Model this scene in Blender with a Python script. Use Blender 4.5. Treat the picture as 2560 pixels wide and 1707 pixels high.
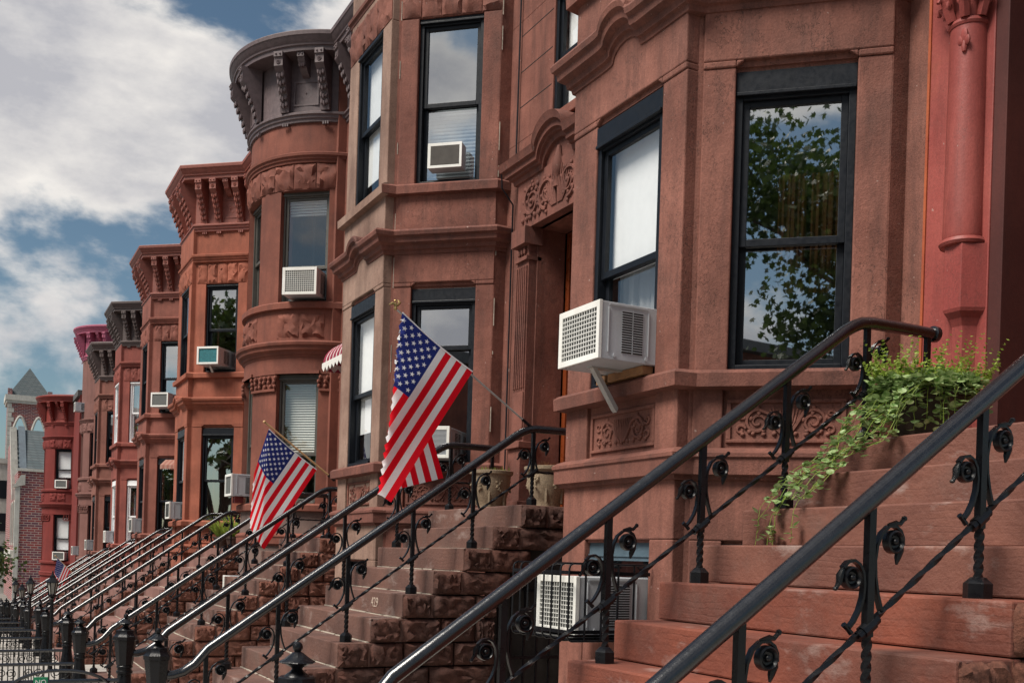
import bpy, bmesh, math, random
from math import sin, cos, pi, radians, sqrt, atan2
from mathutils import Vector, Matrix, Quaternion
random.seed(7)
for o in list(bpy.data.objects): bpy.data.objects.remove(o)
SC = bpy.context.scene
COL = SC.collection
H = 1.45                     # eye height above the near sidewalk

# ------------------------------------------------------------------ camera
cam_d = bpy.data.cameras.new('camera'); cam = bpy.data.objects.new('camera', cam_d); COL.objects.link(cam)
SC.camera = cam
FPX, YAW, ROLL, YH = 2601.8, .4845, .0316, 1399.1
cam_d.sensor_fit = 'HORIZONTAL'; cam_d.sensor_width = 36
cam_d.lens = 36*FPX/2560
cam_d.shift_x = 0.0; cam_d.shift_y = (YH-853.5)/2560
cam_d.clip_start = .05; cam_d.clip_end = 2500
fw = Vector((sin(YAW), cos(YAW), 0)); rt = Vector((cos(YAW), -sin(YAW), 0)); up = Vector((0,0,1))
# roll turns the picture clockwise about the optical axis
r2 = rt*cos(ROLL)+up*sin(ROLL); u2 = -rt*sin(ROLL)+up*cos(ROLL)
M = Matrix((r2, u2, -fw)).transposed().to_4x4(); M.translation = Vector((0,0,H))
cam.matrix_world = M
cam_d.dof.use_dof = False

# ------------------------------------------------------------------ sky, sun, exposure
SUN_AZ, SUN_EL = -98.0, 54.0          # azimuth from +Y towards +X, degrees
W = bpy.data.worlds.new('World'); SC.world = W; W.use_nodes = True
nt = W.node_tree; nt.nodes.clear()
N = nt.nodes.new; L = nt.links.new
out = N('ShaderNodeOutputWorld'); mixs = N('ShaderNodeMixShader')
sky = N('ShaderNodeTexSky'); sky.sky_type = 'NISHITA'; sky.sun_disc = False
sky.sun_elevation = radians(SUN_EL); sky.sun_rotation = radians(SUN_AZ % 360)
sky.air_density = 1.0; sky.dust_density = 1.2; sky.ozone_density = 2.0
bg1 = N('ShaderNodeBackground'); bg1.inputs[1].default_value = .05
bg2 = N('ShaderNodeBackground'); bg2.inputs[1].default_value = .70
tc = N('ShaderNodeTexCoord'); mp = N('ShaderNodeMapping')
mp.inputs['Scale'].default_value = (1.0, 1.0, 1.7); mp.inputs['Location'].default_value = (6.4, 3.1, 0.9)
L(tc.outputs['Generated'], mp.inputs[0])
n1 = N('ShaderNodeTexNoise'); n1.inputs['Scale'].default_value = 3.0; n1.inputs['Detail'].default_value = 10; n1.inputs['Roughness'].default_value = .56
n1.inputs['Distortion'].default_value = .15
L(mp.outputs[0], n1.inputs['Vector'])
cr = N('ShaderNodeValToRGB'); cr.color_ramp.elements[0].position = .492; cr.color_ramp.elements[1].position = .575
cr.color_ramp.interpolation = 'EASE'
L(n1.outputs['Fac'], cr.inputs[0])
# cloud tone: bright ragged edges, grey where the cloud is thick, broken by a second noise
n2 = N('ShaderNodeTexNoise'); n2.inputs['Scale'].default_value = 5.0; n2.inputs['Detail'].default_value = 8; n2.inputs['Roughness'].default_value = .6
mp2 = N('ShaderNodeMapping'); mp2.inputs['Scale'].default_value = (1,1,2.1); mp2.inputs['Location'].default_value = (3.4, 0.62, 0.0)
L(tc.outputs['Generated'], mp2.inputs[0]); L(mp2.outputs[0], n2.inputs['Vector'])
ad = N('ShaderNodeMath'); ad.operation = 'MULTIPLY_ADD'; ad.inputs[1].default_value = -.95; ad.inputs[2].default_value = 1.02
L(n1.outputs['Fac'], ad.inputs[0])
ad2 = N('ShaderNodeMath'); ad2.operation = 'MULTIPLY_ADD'; ad2.inputs[1].default_value = .75; L(n2.outputs['Fac'], ad2.inputs[0]); L(ad.outputs[0], ad2.inputs[2])
cr2 = N('ShaderNodeValToRGB'); e = cr2.color_ramp.elements
e[0].position = .72; e[0].color = (.42,.42,.45,1); e[1].position = .95; e[1].color = (.80,.765,.72,1)
L(ad2.outputs[0], cr2.inputs[0]); L(cr2.outputs[0], bg2.inputs[0])
tn = N('ShaderNodeMix'); tn.data_type = 'RGBA'; tn.blend_type = 'MULTIPLY'; tn.inputs['Factor'].default_value = 1; tn.inputs[7].default_value = (.92,1.0,.93,1)
L(sky.outputs[0], tn.inputs[6]); L(tn.outputs[2], bg1.inputs[0])
L(cr.outputs[0], mixs.inputs[0]); L(bg1.outputs[0], mixs.inputs[1]); L(bg2.outputs[0], mixs.inputs[2])
L(mixs.outputs[0], out.inputs[0])

sun_d = bpy.data.lights.new('sun', 'SUN'); sun = bpy.data.objects.new('sun', sun_d); COL.objects.link(sun)
sun_d.energy = 3.3; sun_d.angle = radians(24); sun_d.color = (1.0, .93, .84)
sdir = Vector((sin(radians(SUN_AZ))*cos(radians(SUN_EL)), cos(radians(SUN_AZ))*cos(radians(SUN_EL)), sin(radians(SUN_EL))))
sun.rotation_euler = sdir.to_track_quat('Z', 'Y').to_euler(); sun.location = (-20, 20, 40)
SC.view_settings.view_transform = 'Standard'; SC.view_settings.look = 'None'
SC.view_settings.exposure = 0.75; SC.view_settings.gamma = 1; SC.view_settings.use_curve_mapping = False
SC.render.engine = 'CYCLES'

# ------------------------------------------------------------------ materials
def newmat(name):
    m = bpy.data.materials.new(name); m.use_nodes = True
    t = m.node_tree; b = t.nodes['Principled BSDF']
    return m, t, b
def noise(t, scale, detail=4, rough=.5, vec=None):
    n = t.nodes.new('ShaderNodeTexNoise'); n.inputs['Scale'].default_value = scale
    n.inputs['Detail'].default_value = detail; n.inputs['Roughness'].default_value = rough
    if vec: t.links.new(vec, n.inputs['Vector'])
    return n.outputs['Fac']
def mapr(t, v, a, b, c, d):
    n = t.nodes.new('ShaderNodeMapRange'); t.links.new(v, n.inputs[0])
    for i, x in enumerate((a, b, c, d)): n.inputs[i+1].default_value = x
    return n.outputs[0]
def mixc(t, f, a, b, mode='MIX'):
    n = t.nodes.new('ShaderNodeMix'); n.data_type = 'RGBA'; n.blend_type = mode
    if hasattr(f, 'is_output'): t.links.new(f, n.inputs['Factor'])
    else: n.inputs['Factor'].default_value = f
    for s, x in ((n.inputs[6], a), (n.inputs[7], b)):
        if hasattr(x, 'is_output'): t.links.new(x, s)
        else: s.default_value = (*x, 1) if len(x) == 3 else x
    return n.outputs[2]
def math2(t, op, a, b):
    n = t.nodes.new('ShaderNodeMath'); n.operation = op
    for i, x in enumerate((a, b)):
        if hasattr(x, 'is_output'): t.links.new(x, n.inputs[i])
        else: n.inputs[i].default_value = x
    return n.outputs[0]
def posvec(t, sc=(1,1,1)):
    g = t.nodes.new('ShaderNodeNewGeometry'); m = t.nodes.new('ShaderNodeMapping')
    m.inputs['Scale'].default_value = sc; t.links.new(g.outputs['Position'], m.inputs[0])
    return m.outputs[0]
def bump(t, b, hgt, strength, dist=.01):
    n = t.nodes.new('ShaderNodeBump'); n.inputs['Strength'].default_value = strength; n.inputs['Distance'].default_value = dist
    t.links.new(hgt, n.inputs['Height']); t.links.new(n.outputs[0], b.inputs['Normal'])
def stone(name, c1, c2=None, dirt=(.05,.035,.03), dirt_amt=.45, rough=.82, bmp=.25, fine=.35, streak=.5, flake=0):
    m, t, b = newmat(name)
    c2 = c2 or tuple(x*.72 for x in c1)
    p = posvec(t); ps = posvec(t, (5, 5, .55))
    a = mapr(t, noise(t, 1.3, 8, .66, p), .36, .64, 0, 1)
    col = mixc(t, a, c1, c2)
    lp = mapr(t, noise(t, 2.6, 6, .6, posvec(t,(1,1,.6))), .60, .74, 0, .30 if flake else .12); col = mixc(t, lp, col, tuple(min(1,x*1.35+.02) for x in c1))
    if flake:
        bs = mapr(t, noise(t, 1.1, 7, .62, posvec(t,(2.2,2.2,.45))), .50, .70, 0, .55); col = mixc(t, bs, col, tuple(x*.42+.004 for x in c2))
    s = mapr(t, noise(t, 1.6, 6, .66, ps), .47, .72, 0, streak)
    col = mixc(t, s, col, tuple(x*.55+.01 for x in c2))
    d = mapr(t, noise(t, .9, 8, .68, p), .55, .8, 0, dirt_amt)
    col = mixc(t, d, col, dirt)
    pk = None
    if flake:
        nz = noise(t, 3.2, 6, .72, posvec(t, (1.3,1.3,.8)))
        ab = t.nodes.new('ShaderNodeMath'); ab.operation = 'ABSOLUTE'; t.links.new(math2(t,'SUBTRACT',nz,.52), ab.inputs[0])
        ln = mapr(t, ab.outputs[0], .0, .007, 1, 0); mk = mapr(t, noise(t, .8, 3, .5, posvec(t,(1,1,.7))), .50, .60, 0, 1)
        pk = math2(t,'MULTIPLY',ln,mk); col = mixc(t, math2(t,'MULTIPLY',pk,flake), col, (.05,.03,.025))
        fl = mapr(t, noise(t, 22, 2, .5, p), .74, .77, 0, .35); col = mixc(t, fl, col, (.55,.45,.40))
    f = mapr(t, noise(t, 70, 3, .6, p), .3, .7, 1-fine, 1+fine*.6)
    vm = t.nodes.new('ShaderNodeVectorMath'); vm.operation = 'SCALE'
    t.links.new(col, vm.inputs[0]); t.links.new(f, vm.inputs['Scale'])
    t.links.new(vm.outputs[0], b.inputs['Base Color'])
    b.inputs['Roughness'].default_value = rough
    b.inputs['Specular IOR Level'].default_value = .3
    h = math2(t, 'ADD', noise(t, 9, 8, .65, p), math2(t, 'MULTIPLY', noise(t, 90, 3, .6, p), .35))
    if pk is not None: h = math2(t,'SUBTRACT',h,math2(t,'MULTIPLY',pk,1.2))
    bump(t, b, h, bmp, .02)
    return m
def paint(name, c, rough=.4, var=.15, bmp=.05, metal=0, spec=.5, sc=14):
    m, t, b = newmat(name)
    p = posvec(t)
    f = mapr(t, noise(t, sc, 6, .65, p), .3, .7, 1-var, 1+var)
    vm = t.nodes.new('ShaderNodeVectorMath'); vm.operation = 'SCALE'; vm.inputs[0].default_value = c
    t.links.new(f, vm.inputs['Scale']); t.links.new(vm.outputs[0], b.inputs['Base Color'])
    r = mapr(t, noise(t, sc*2, 4, .6, p), .3, .7, rough*.8, rough*1.3); t.links.new(r, b.inputs['Roughness'])
    b.inputs['Metallic'].default_value = metal; b.inputs['Specular IOR Level'].default_value = spec
    bump(t, b, noise(t, sc*6, 5, .6, p), bmp, .01)
    return m
def cloth(name, c, trans=.3):
    m, t, b = newmat(name)
    p = posvec(t)
    f = mapr(t, noise(t, 240, 2, .6, p), .3, .7, .9, 1.08)
    vm = t.nodes.new('ShaderNodeVectorMath'); vm.operation = 'SCALE'; vm.inputs[0].default_value = c
    t.links.new(f, vm.inputs['Scale']); t.links.new(vm.outputs[0], b.inputs['Base Color'])
    b.inputs['Roughness'].default_value = .7; b.inputs['Specular IOR Level'].default_value = .2
    tr = t.nodes.new('ShaderNodeBsdfTranslucent'); t.links.new(vm.outputs[0], tr.inputs[0])
    mx = t.nodes.new('ShaderNodeMixShader'); mx.inputs[0].default_value = trans
    o = t.nodes['Material Output']; t.links.new(b.outputs[0], mx.inputs[1]); t.links.new(tr.outputs[0], mx.inputs[2]); t.links.new(mx.outputs[0], o.inputs[0])
    return m
def glass(name, ior=1.9, tint=(.62,.66,.68), rough=.012, wob=.004):
    m, t, b = newmat(name); t.nodes.remove(b)
    o = t.nodes['Material Output']
    tr = t.nodes.new('ShaderNodeBsdfTransparent'); tr.inputs[0].default_value = (*tint, 1)
    g = t.nodes.new('ShaderNodeBsdfGlossy'); g.inputs['Roughness'].default_value = rough; g.inputs[0].default_value = (.95,.98,1,1)
    fr = t.nodes.new('ShaderNodeFresnel')
    ge = t.nodes.new('ShaderNodeNewGeometry'); t.links.new(mapr(t, ge.outputs['Backfacing'], 0, 1, ior, 1/ior), fr.inputs[0])   # thin pane: same from both sides
    mx = t.nodes.new('ShaderNodeMixShader')
    bp = t.nodes.new('ShaderNodeBump'); bp.inputs['Strength'].default_value = wob; bp.inputs['Distance'].default_value = .05
    t.links.new(noise(t, 1.6, 1, .4, posvec(t)), bp.inputs['Height'])
    t.links.new(bp.outputs[0], g.inputs['Normal']); t.links.new(bp.outputs[0], fr.inputs['Normal'])
    t.links.new(fr.outputs[0], mx.inputs[0]); t.links.new(tr.outputs[0], mx.inputs[1]); t.links.new(g.outputs[0], mx.inputs[2])
    t.links.new(mx.outputs[0], o.inputs[0])
    return m
def leafmat(name, c1, c2, trans=.35, sc=6):
    m, t, b = newmat(name)
    a = mapr(t, noise(t, sc, 3, .6, posvec(t)), .35, .65, 0, 1)
    col = mixc(t, a, c1, c2); t.links.new(col, b.inputs['Base Color']); b.inputs['Roughness'].default_value = .5
    tr = t.nodes.new('ShaderNodeBsdfTranslucent'); t.links.new(col, tr.inputs[0])
    mx = t.nodes.new('ShaderNodeMixShader'); mx.inputs[0].default_value = trans
    o = t.nodes['Material Output']; t.links.new(b.outputs[0], mx.inputs[1]); t.links.new(tr.outputs[0], mx.inputs[2]); t.links.new(mx.outputs[0], o.inputs[0])
    return m

MT = {}
MT['iron'] = paint('iron_black_paint', (.005,.0055,.0075), .30, .3, .12, spec=.36)
MT['rail'] = paint('handrail_paint', (.006,.0065,.009), .22, .4, .10, spec=.8, sc=30)
MT['rail'].node_tree.nodes['Principled BSDF'].inputs['Coat Weight'].default_value = .25; MT['rail'].node_tree.nodes['Principled BSDF'].inputs['Coat Roughness'].default_value = .18
MT['frame'] = paint('window_frame_black', (.007,.009,.013), .42, .2, .03, spec=.25)
MT['frame_bronze'] = paint('window_frame_bronze', (.075,.07,.06), .45, .15, .03)
MT['frame_white'] = paint('window_frame_white', (.78,.79,.80), .4, .06, .02)
MT['glass'] = glass('window_glass', 5.6)
MT['glass_bright'] = glass('window_glass_bright', 2.2, (.97,.98,.98))
MT['reflection_or_blind'] = paint('reflection_or_blind_white', (.85,.86,.86), .6, .03, 0)  # white of reflected cloud painted behind panes; plain blind in the red house
MT['blind'] = paint('blind_white', (.62,.64,.64), .55, .05, .0)
MT['blind_warm'] = paint('blind_cream', (.50,.50,.45), .55, .08, .0)
MT['curtain'] = cloth('curtain_cloth', (.72,.73,.74), .35)
MT['drape'] = cloth('drape_orange', (.20,.085,.03), .3)
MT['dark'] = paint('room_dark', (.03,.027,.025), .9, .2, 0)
MT['ac_white'] = stone('ac_white_plastic', (.80,.80,.77), (.70,.70,.65), dirt=(.34,.30,.24), dirt_amt=.35, rough=.4, bmp=.02, fine=.03, streak=.12)
MT['ac_side'] = stone('ac_grey_metal', (.46,.48,.51), (.40,.42,.44), dirt=(.22,.18,.14), dirt_amt=.3, rough=.42, bmp=.02, fine=.03, streak=.2)
MT['ac_dark'] = paint('ac_coil_dark', (.10,.105,.10), .55, .35, .3, sc=90)
MT['ac_brown'] = paint('ac_grille_brown', (.085,.075,.065), .5, .2, .05)
MT['ac_teal'] = paint('ac_grille_teal', (.015,.13,.15), .5, .5, .05, sc=40)
MT['wood'] = paint('raw_wood', (.30,.15,.065), .7, .35, .1, sc=18)
MT['door'] = paint('varnished_door', (.17,.036,.010), .3, .2, .05, sc=9)
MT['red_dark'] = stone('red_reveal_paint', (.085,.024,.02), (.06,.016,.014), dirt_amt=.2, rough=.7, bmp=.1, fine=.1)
MT['red_paint'] = stone('red_door_paint', (.33,.082,.068), (.25,.052,.045), dirt=(.30,.10,.045), dirt_amt=.6, rough=.5, bmp=.15, fine=.12, streak=.6, flake=.5)
MT['orange_stain'] = stone('orange_rust_stain', (.42,.11,.04), (.26,.05,.03), dirt_amt=.5, rough=.6, bmp=.1, fine=.1, streak=.2)
MT['clay'] = stone('planter_clay', (.33,.26,.18), (.22,.165,.11), dirt=(.10,.08,.06), dirt_amt=.5, bmp=.2)
MT['darkpot'] = paint('planter_dark', (.045,.026,.018), .6, .3, .1)
MT['soil'] = stone('soil', (.07,.05,.035), bmp=.8)
MT['mortar'] = stone('mortar_pale', (.50,.45,.37), (.36,.31,.26), dirt_amt=.3)
MT['zinc'] = paint('galvanised_metal', (.48,.48,.46), .4, .1, .02, metal=.3)
MT['brass'] = paint('brass', (.42,.30,.12), .35, .2, .05, metal=.7)
MT['polewood'] = paint('flag_pole_wood', (.50,.30,.14), .5, .15, .03)
MT['polesteel'] = paint('flag_pole_steel', (.45,.46,.45), .35, .1, .02, metal=.6)
MT['flag_red'] = cloth('flag_red', (.80,.006,.02), .45); MT['flag_white'] = cloth('flag_white', (.90,.90,.92), .45); MT['flag_blue'] = cloth('flag_blue', (.016,.028,.19), .3)
MT['star'] = cloth('flag_star', (.90,.90,.92), .3)
MT['awn_red'] = cloth('awning_red', (.27,.035,.065), .15); MT['awn_white'] = cloth('awning_white', (.78,.78,.74), .15)
MT['awn_tan'] = cloth('awning_tan', (.30,.13,.10), .15); MT['awn_pale'] = cloth('awning_pale', (.36,.20,.16), .15)
MT['walk'] = stone('concrete_walk', (.42,.40,.37), (.34,.32,.29), dirt_amt=.3, streak=0)
MT['asphalt'] = stone('asphalt', (.055,.055,.057), (.045,.045,.045), dirt_amt=.2, streak=0)
MT['ground'] = stone('ground_earth', (.22,.21,.19), dirt_amt=.3, streak=0)
MT['sign_green'] = paint('sign_green', (.01,.22,.10), .4, .05, 0)
MT['blue_board'] = paint('blue_grey_board', (.075,.115,.145), .5, .12, .03)
MT['white'] = paint('white_paint', (.80,.80,.80), .5, .04, .01)
MT['numeral'] = paint('worn_numeral_paint', (.42,.33,.27), .8, .25, 0)
MT['leaf_var'] = leafmat('ivy_leaf', (.09,.19,.035), (.40,.50,.24), .3, 30)
MT['leaf_lime'] = leafmat('fern_leaf', (.20,.31,.04), (.34,.44,.08), .4, 20)
MT['leaf_tree'] = leafmat('tree_leaf', (.032,.058,.014), (.075,.115,.022), .3, 3)
MT['bark'] = stone('bark', (.11,.085,.065), bmp=.9)
MT['slate'] = stone('roof_slate', (.17,.24,.26), (.11,.16,.19), dirt_amt=.2, fine=.25)
MT['slate2'] = stone('roof_slate_green', (.16,.22,.20), (.11,.15,.15), dirt_amt=.2)
MT['limestone'] = stone('limestone_trim', (.60,.58,.53), (.5,.48,.43), dirt_amt=.2)
MT['lead'] = stone('lead_flashing', (.11,.14,.165), (.09,.11,.13), dirt_amt=.1)
MT['brickmass'] = stone('mortar_bed', (.42,.36,.32), dirt_amt=.15)
MT['brick'] = stone('red_brick', (.30,.05,.045), (.17,.04,.045), dirt_amt=.1, fine=.3)
MT['roof_grey'] = stone('tar_roof', (.12,.12,.12))
MT['lampglass'] = paint('lantern_glass', (.30,.29,.26), .3, .05, 0)
MT['red_flower'] = leafmat('flower_red', (.5,.03,.03), (.55,.06,.03))

# ------------------------------------------------------------------ mesh helpers
class Fr:
    """upright face frame: o plan point, t direction along the face, n outward normal"""
    def __init__(s, o, t, n):
        s.o = Vector((o[0], o[1])); s.t = Vector((t[0], t[1])).normalized(); s.n = Vector((n[0], n[1])).normalized()
    def p(s, t, z, d=0):
        q = s.o + s.t*t + s.n*d
        return (q.x, q.y, z)
class MB:
    def __init__(s): s.v = []; s.f = []
    def add(s, vs, fs):
        k = len(s.v); s.v += [tuple(v) for v in vs]; s.f += [tuple(i+k for i in f) for f in fs]; return s
    def hexa(s, p): return s.add(p, [(0,1,2,3),(4,7,6,5),(0,4,5,1),(1,5,6,2),(2,6,7,3),(3,7,4,0)])
    def fb(s, F, t0, t1, z0, z1, d0, d1):
        return s.hexa([F.p(t0,z0,d0),F.p(t1,z0,d0),F.p(t1,z0,d1),F.p(t0,z0,d1),F.p(t0,z1,d0),F.p(t1,z1,d0),F.p(t1,z1,d1),F.p(t0,z1,d1)])
    def box(s, x0,x1,y0,y1,z0,z1):
        return s.hexa([(x0,y0,z0),(x1,y0,z0),(x1,y1,z0),(x0,y1,z0),(x0,y0,z1),(x1,y0,z1),(x1,y1,z1),(x0,y1,z1)])
    def prism(s, pts, off):
        """polygon pts (3d) extruded by off"""
        n = len(pts); o = Vector(off)
        vs = [Vector(p) for p in pts]; vs += [v+o for v in vs]
        fs = [tuple(range(n)), tuple(range(2*n-1, n-1, -1))] + [(i,(i+1)%n,n+(i+1)%n,n+i) for i in range(n)]
        return s.add(vs, fs)
    def tube(s, pts, r, n=8, cap=True, ry=None, up=None, close=False):
        pts = [Vector(p) for p in pts]; m = len(pts); rings = []
        rs = r if isinstance(r, (list, tuple)) else [r]*m
        prev = None
        for i, p in enumerate(pts):
            if close: d = (pts[(i+1)%m]-pts[i-1])
            else: d = (pts[min(i+1,m-1)]-pts[max(i-1,0)])
            d.normalize()
            if up is not None: a = Vector(up)
            elif prev is None:
                a = Vector((0,0,1)) if abs(d.z) < .9 else Vector((0,1,0))
            else: a = prev
            a = (a - d*a.dot(d))
            if a.length < 1e-6: a = d.orthogonal()
            a.normalize(); prev = a; b = d.cross(a)
            rr = rs[i]; r2_ = ry if ry else rr
            rings.append([p + a*(cos(2*pi*k/n)*rr) + b*(sin(2*pi*k/n)*r2_) for k in range(n)])
        k0 = len(s.v)
        for R in rings: s.v += [tuple(v) for v in R]
        for i in range(m if close else m-1):
            j = (i+1)%m
            for k in range(n):
                s.f.append((k0+i*n+k, k0+i*n+(k+1)%n, k0+j*n+(k+1)%n, k0+j*n+k))
        if cap and not close:
            s.f.append(tuple(k0+k for k in range(n))); s.f.append(tuple(k0+(m-1)*n+k for k in reversed(range(n))))
        return s
    def strap(s, pts, w, th):
        """flat bar w wide across Y, th thick, along pts lying in an X-Z plane"""
        pts = [Vector(p) for p in pts]; m = len(pts); k0 = len(s.v)
        for i, p in enumerate(pts):
            d = (pts[min(i+1,m-1)]-pts[max(i-1,0)]).normalized(); b = Vector((-d.z,0,d.x))
            for (a, c) in ((-1,-1),(1,-1),(1,1),(-1,1)):
                q = p + Vector((0,1,0))*(a*w/2) + b*(c*th/2); s.v.append(tuple(q))
        for i in range(m-1):
            for k in range(4): s.f.append((k0+i*4+k,k0+i*4+(k+1)%4,k0+i*4+4+(k+1)%4,k0+i*4+4+k))
        s.f.append((k0,k0+1,k0+2,k0+3)); e_ = k0+(m-1)*4; s.f.append((e_+3,e_+2,e_+1,e_))
        return s
    def lathe(s, prof, c=(0,0,0), n=16, axis='Z', star=0):
        k0 = len(s.v); m = len(prof)
        for (r, z) in prof:
            for k in range(n):
                a = 2*pi*k/n; q = r*(1+star*(k%2))
                if axis == 'Z': s.v.append((c[0]+q*cos(a), c[1]+q*sin(a), c[2]+z))
                elif axis == 'Y': s.v.append((c[0]+q*cos(a), c[1]+z, c[2]+q*sin(a)))
                else: s.v.append((c[0]+z, c[1]+q*cos(a), c[2]+q*sin(a)))
        for i in range(m-1):
            for k in range(n): s.f.append((k0+i*n+k,k0+i*n+(k+1)%n,k0+(i+1)*n+(k+1)%n,k0+(i+1)*n+k))
        s.f.append(tuple(k0+k for k in range(n))); s.f.append(tuple(k0+(m-1)*n+k for k in reversed(range(n))))
        return s
    def sweep(s, path, prof, cap=True):
        """profile of (out, z) swept along plan path of (x, y[, dz]); outward is left of travel"""
        P = [(p[0], p[1], p[2] if len(p) > 2 else 0) for p in path]; m = len(P); nrm = []
        for i in range(m-1):
            j = i; dx, dy = P[i+1][0]-P[i][0], P[i+1][1]-P[i][1]; l = math.hypot(dx, dy)
            nrm.append((-dy/l, dx/l) if l > 1e-6 else None)
        for i in range(m-1):
            if nrm[i] is None: nrm[i] = nrm[i-1] if i else nrm[i+1]
        k0 = len(s.v); q = len(prof)
        for i in range(m):
            a = nrm[max(i-1,0)]; b = nrm[min(i,m-2)]
            dt = 1+a[0]*b[0]+a[1]*b[1]; dt = max(dt, .25)
            nx, ny = (a[0]+b[0])/dt, (a[1]+b[1])/dt
            for (d, z) in prof: s.v.append((P[i][0]+nx*d, P[i][1]+ny*d, z+P[i][2]))
        for i in range(m-1):
            for k in range(q): s.f.append((k0+i*q+k,k0+i*q+(k+1)%q,k0+(i+1)*q+(k+1)%q,k0+(i+1)*q+k))
        if cap:
            s.f.append(tuple(k0+k for k in range(q))); s.f.append(tuple(k0+(m-1)*q+k for k in reversed(range(q))))
        return s
    def blob(s, c, r, n=6, m=4):
        k0 = len(s.v)
        for i in range(m+1):
            a = -pi/2+pi*i/m
            for k in range(n):
                b = 2*pi*k/n; s.v.append((c[0]+r[0]*cos(a)*cos(b), c[1]+r[1]*cos(a)*sin(b), c[2]+r[2]*sin(a)))
        for i in range(m):
            for k in range(n): s.f.append((k0+i*n+k,k0+i*n+(k+1)%n,k0+(i+1)*n+(k+1)%n,k0+(i+1)*n+k))
        return s
    def rock(s, F, t0, t1, z0, z1, depth, amp, rnd, nu=4, nv=3, inset=.012):
        """rock-faced block: rough front on frame F with a chiselled margin"""
        t0 += inset*.4; t1 -= inset*.4; z0 += inset*.4; z1 -= inset*.4
        k0 = len(s.v)
        for j in range(nv+1):
            for i in range(nu+1):
                u = i/nu; v = j/nv; e_ = (i in (0,nu)) or (j in (0,nv))
                ju = 0 if e_ else rnd.uniform(-.3,.3)/nu; jv = 0 if e_ else rnd.uniform(-.3,.3)/nv
                d = rnd.uniform(-.25,.15)*amp if e_ else amp*rnd.uniform(.25,1.15)
                s.v.append(F.p(t0+(t1-t0)*(u+ju), z0+(z1-z0)*(v+jv), d))
        w = nu+1
        for j in range(nv):
            for i in range(nu):
                a,b,c,d = k0+j*w+i, k0+j*w+i+1, k0+(j+1)*w+i+1, k0+(j+1)*w+i
                if rnd.random() < .5: s.f += [(a,b,c),(a,c,d)]
                else: s.f += [(a,b,d),(b,c,d)]
        kb = len(s.v)
        s.v += [F.p(t0,z0,-depth),F.p(t1,z0,-depth),F.p(t1,z1,-depth),F.p(t0,z1,-depth)]
        s.f.append(tuple([k0+i for i in range(w)]+[kb+1,kb]))
        s.f.append(tuple([k0+nv*w+i for i in range(w)]+[kb+2,kb+3]))
        s.f.append(tuple([k0+j*w for j in range(nv+1)]+[kb+3,kb]))
        s.f.append(tuple([k0+j*w+nu for j in range(nv+1)]+[kb+2,kb+1]))
        return s
    def mesh(s, name, off=(0,0,0), smooth=False, ang=35, recalc=True):
        me = bpy.data.meshes.new(name)
        o = off
        me.from_pydata([(v[0]-o[0], v[1]-o[1], v[2]-o[2]) for v in s.v], [], s.f)
        if recalc:
            bm = bmesh.new(); bm.from_mesh(me); bmesh.ops.recalc_face_normals(bm, faces=bm.faces); bm.to_mesh(me); bm.free()
        if smooth:
            me.polygons.foreach_set('use_smooth', [True]*len(me.polygons)); me.set_sharp_from_angle(angle=radians(ang))
        me.update()
        return me
def inst(name, me, mat, parent=None, loc=(0,0,0), rot=(0,0,0), scale=(1,1,1), kind=None, label=None, bevel=0):
    if not me.materials: me.materials.append(None)
    o = bpy.data.objects.new(name, me); COL.objects.link(o)
    o.material_slots[0].link = 'OBJECT'; o.material_slots[0].material = MT[mat] if isinstance(mat, str) else mat
    if parent: o.parent = parent
    o.location = loc; o.rotation_euler = rot; o.scale = scale
    if kind: o['kind'] = kind
    if label: o['label'] = label
    if bevel:
        b = o.modifiers.new('bevel', 'BEVEL'); b.width = bevel; b.segments = 2; b.limit_method = 'ANGLE'; b.angle_limit = radians(40)
    return o
OFF = {}
def part(mb, name, mat, parent, root=None, **kw):
    """mesh given in the root's own frame coordinates -> child object"""
    off = OFF.get((root or parent).name, (0,0,0))
    sm = kw.pop('smooth', False); ang = kw.pop('ang', 35)
    return inst(name, mb.mesh(name, off, sm, ang), mat, parent, **kw)
def tag(o, label=None, cat=None, group=None, kind=None):
    if label: o['label'] = label
    if cat: o['category'] = cat
    if group: o['group'] = group
    if kind: o['kind'] = kind
    return o
def thing(name, label, cat, base, frame=(0,0,0), group=None, rz=0):
    """Empty at base (in frame coords); parts are given in frame coords"""
    o = bpy.data.objects.new(name, None); COL.objects.link(o)
    o.empty_display_size = .2
    o.location = (base[0]+frame[0], base[1]+frame[1], base[2]+frame[2]); o.rotation_euler = (0,0,rz)
    OFF[o.name] = base
    return tag(o, label, cat, group)
def struct(name, mb, mat, **kw):
    o = inst(name, mb.mesh(name, (0,0,0)), mat, **kw); o['kind'] = 'structure'; return o
def prof(*pts, back=-.12):
    """moulding profile from (out,z) pairs bottom to top, closed at the back"""
    return [(back, pts[0][1])] + list(pts) + [(back, pts[-1][1])]

PITCH = 5.8
DZ = [0,0,-.2242,-.4937,-.663,-.9046,-1.1797,-1.4518,-1.72,-2.0]
DY = [0,0,-.1439,-.1188,.0602,.0234,.0043,.0132,0,0]
def frame(k): return (0, (k-1)*PITCH+DY[k], DZ[k])

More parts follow.
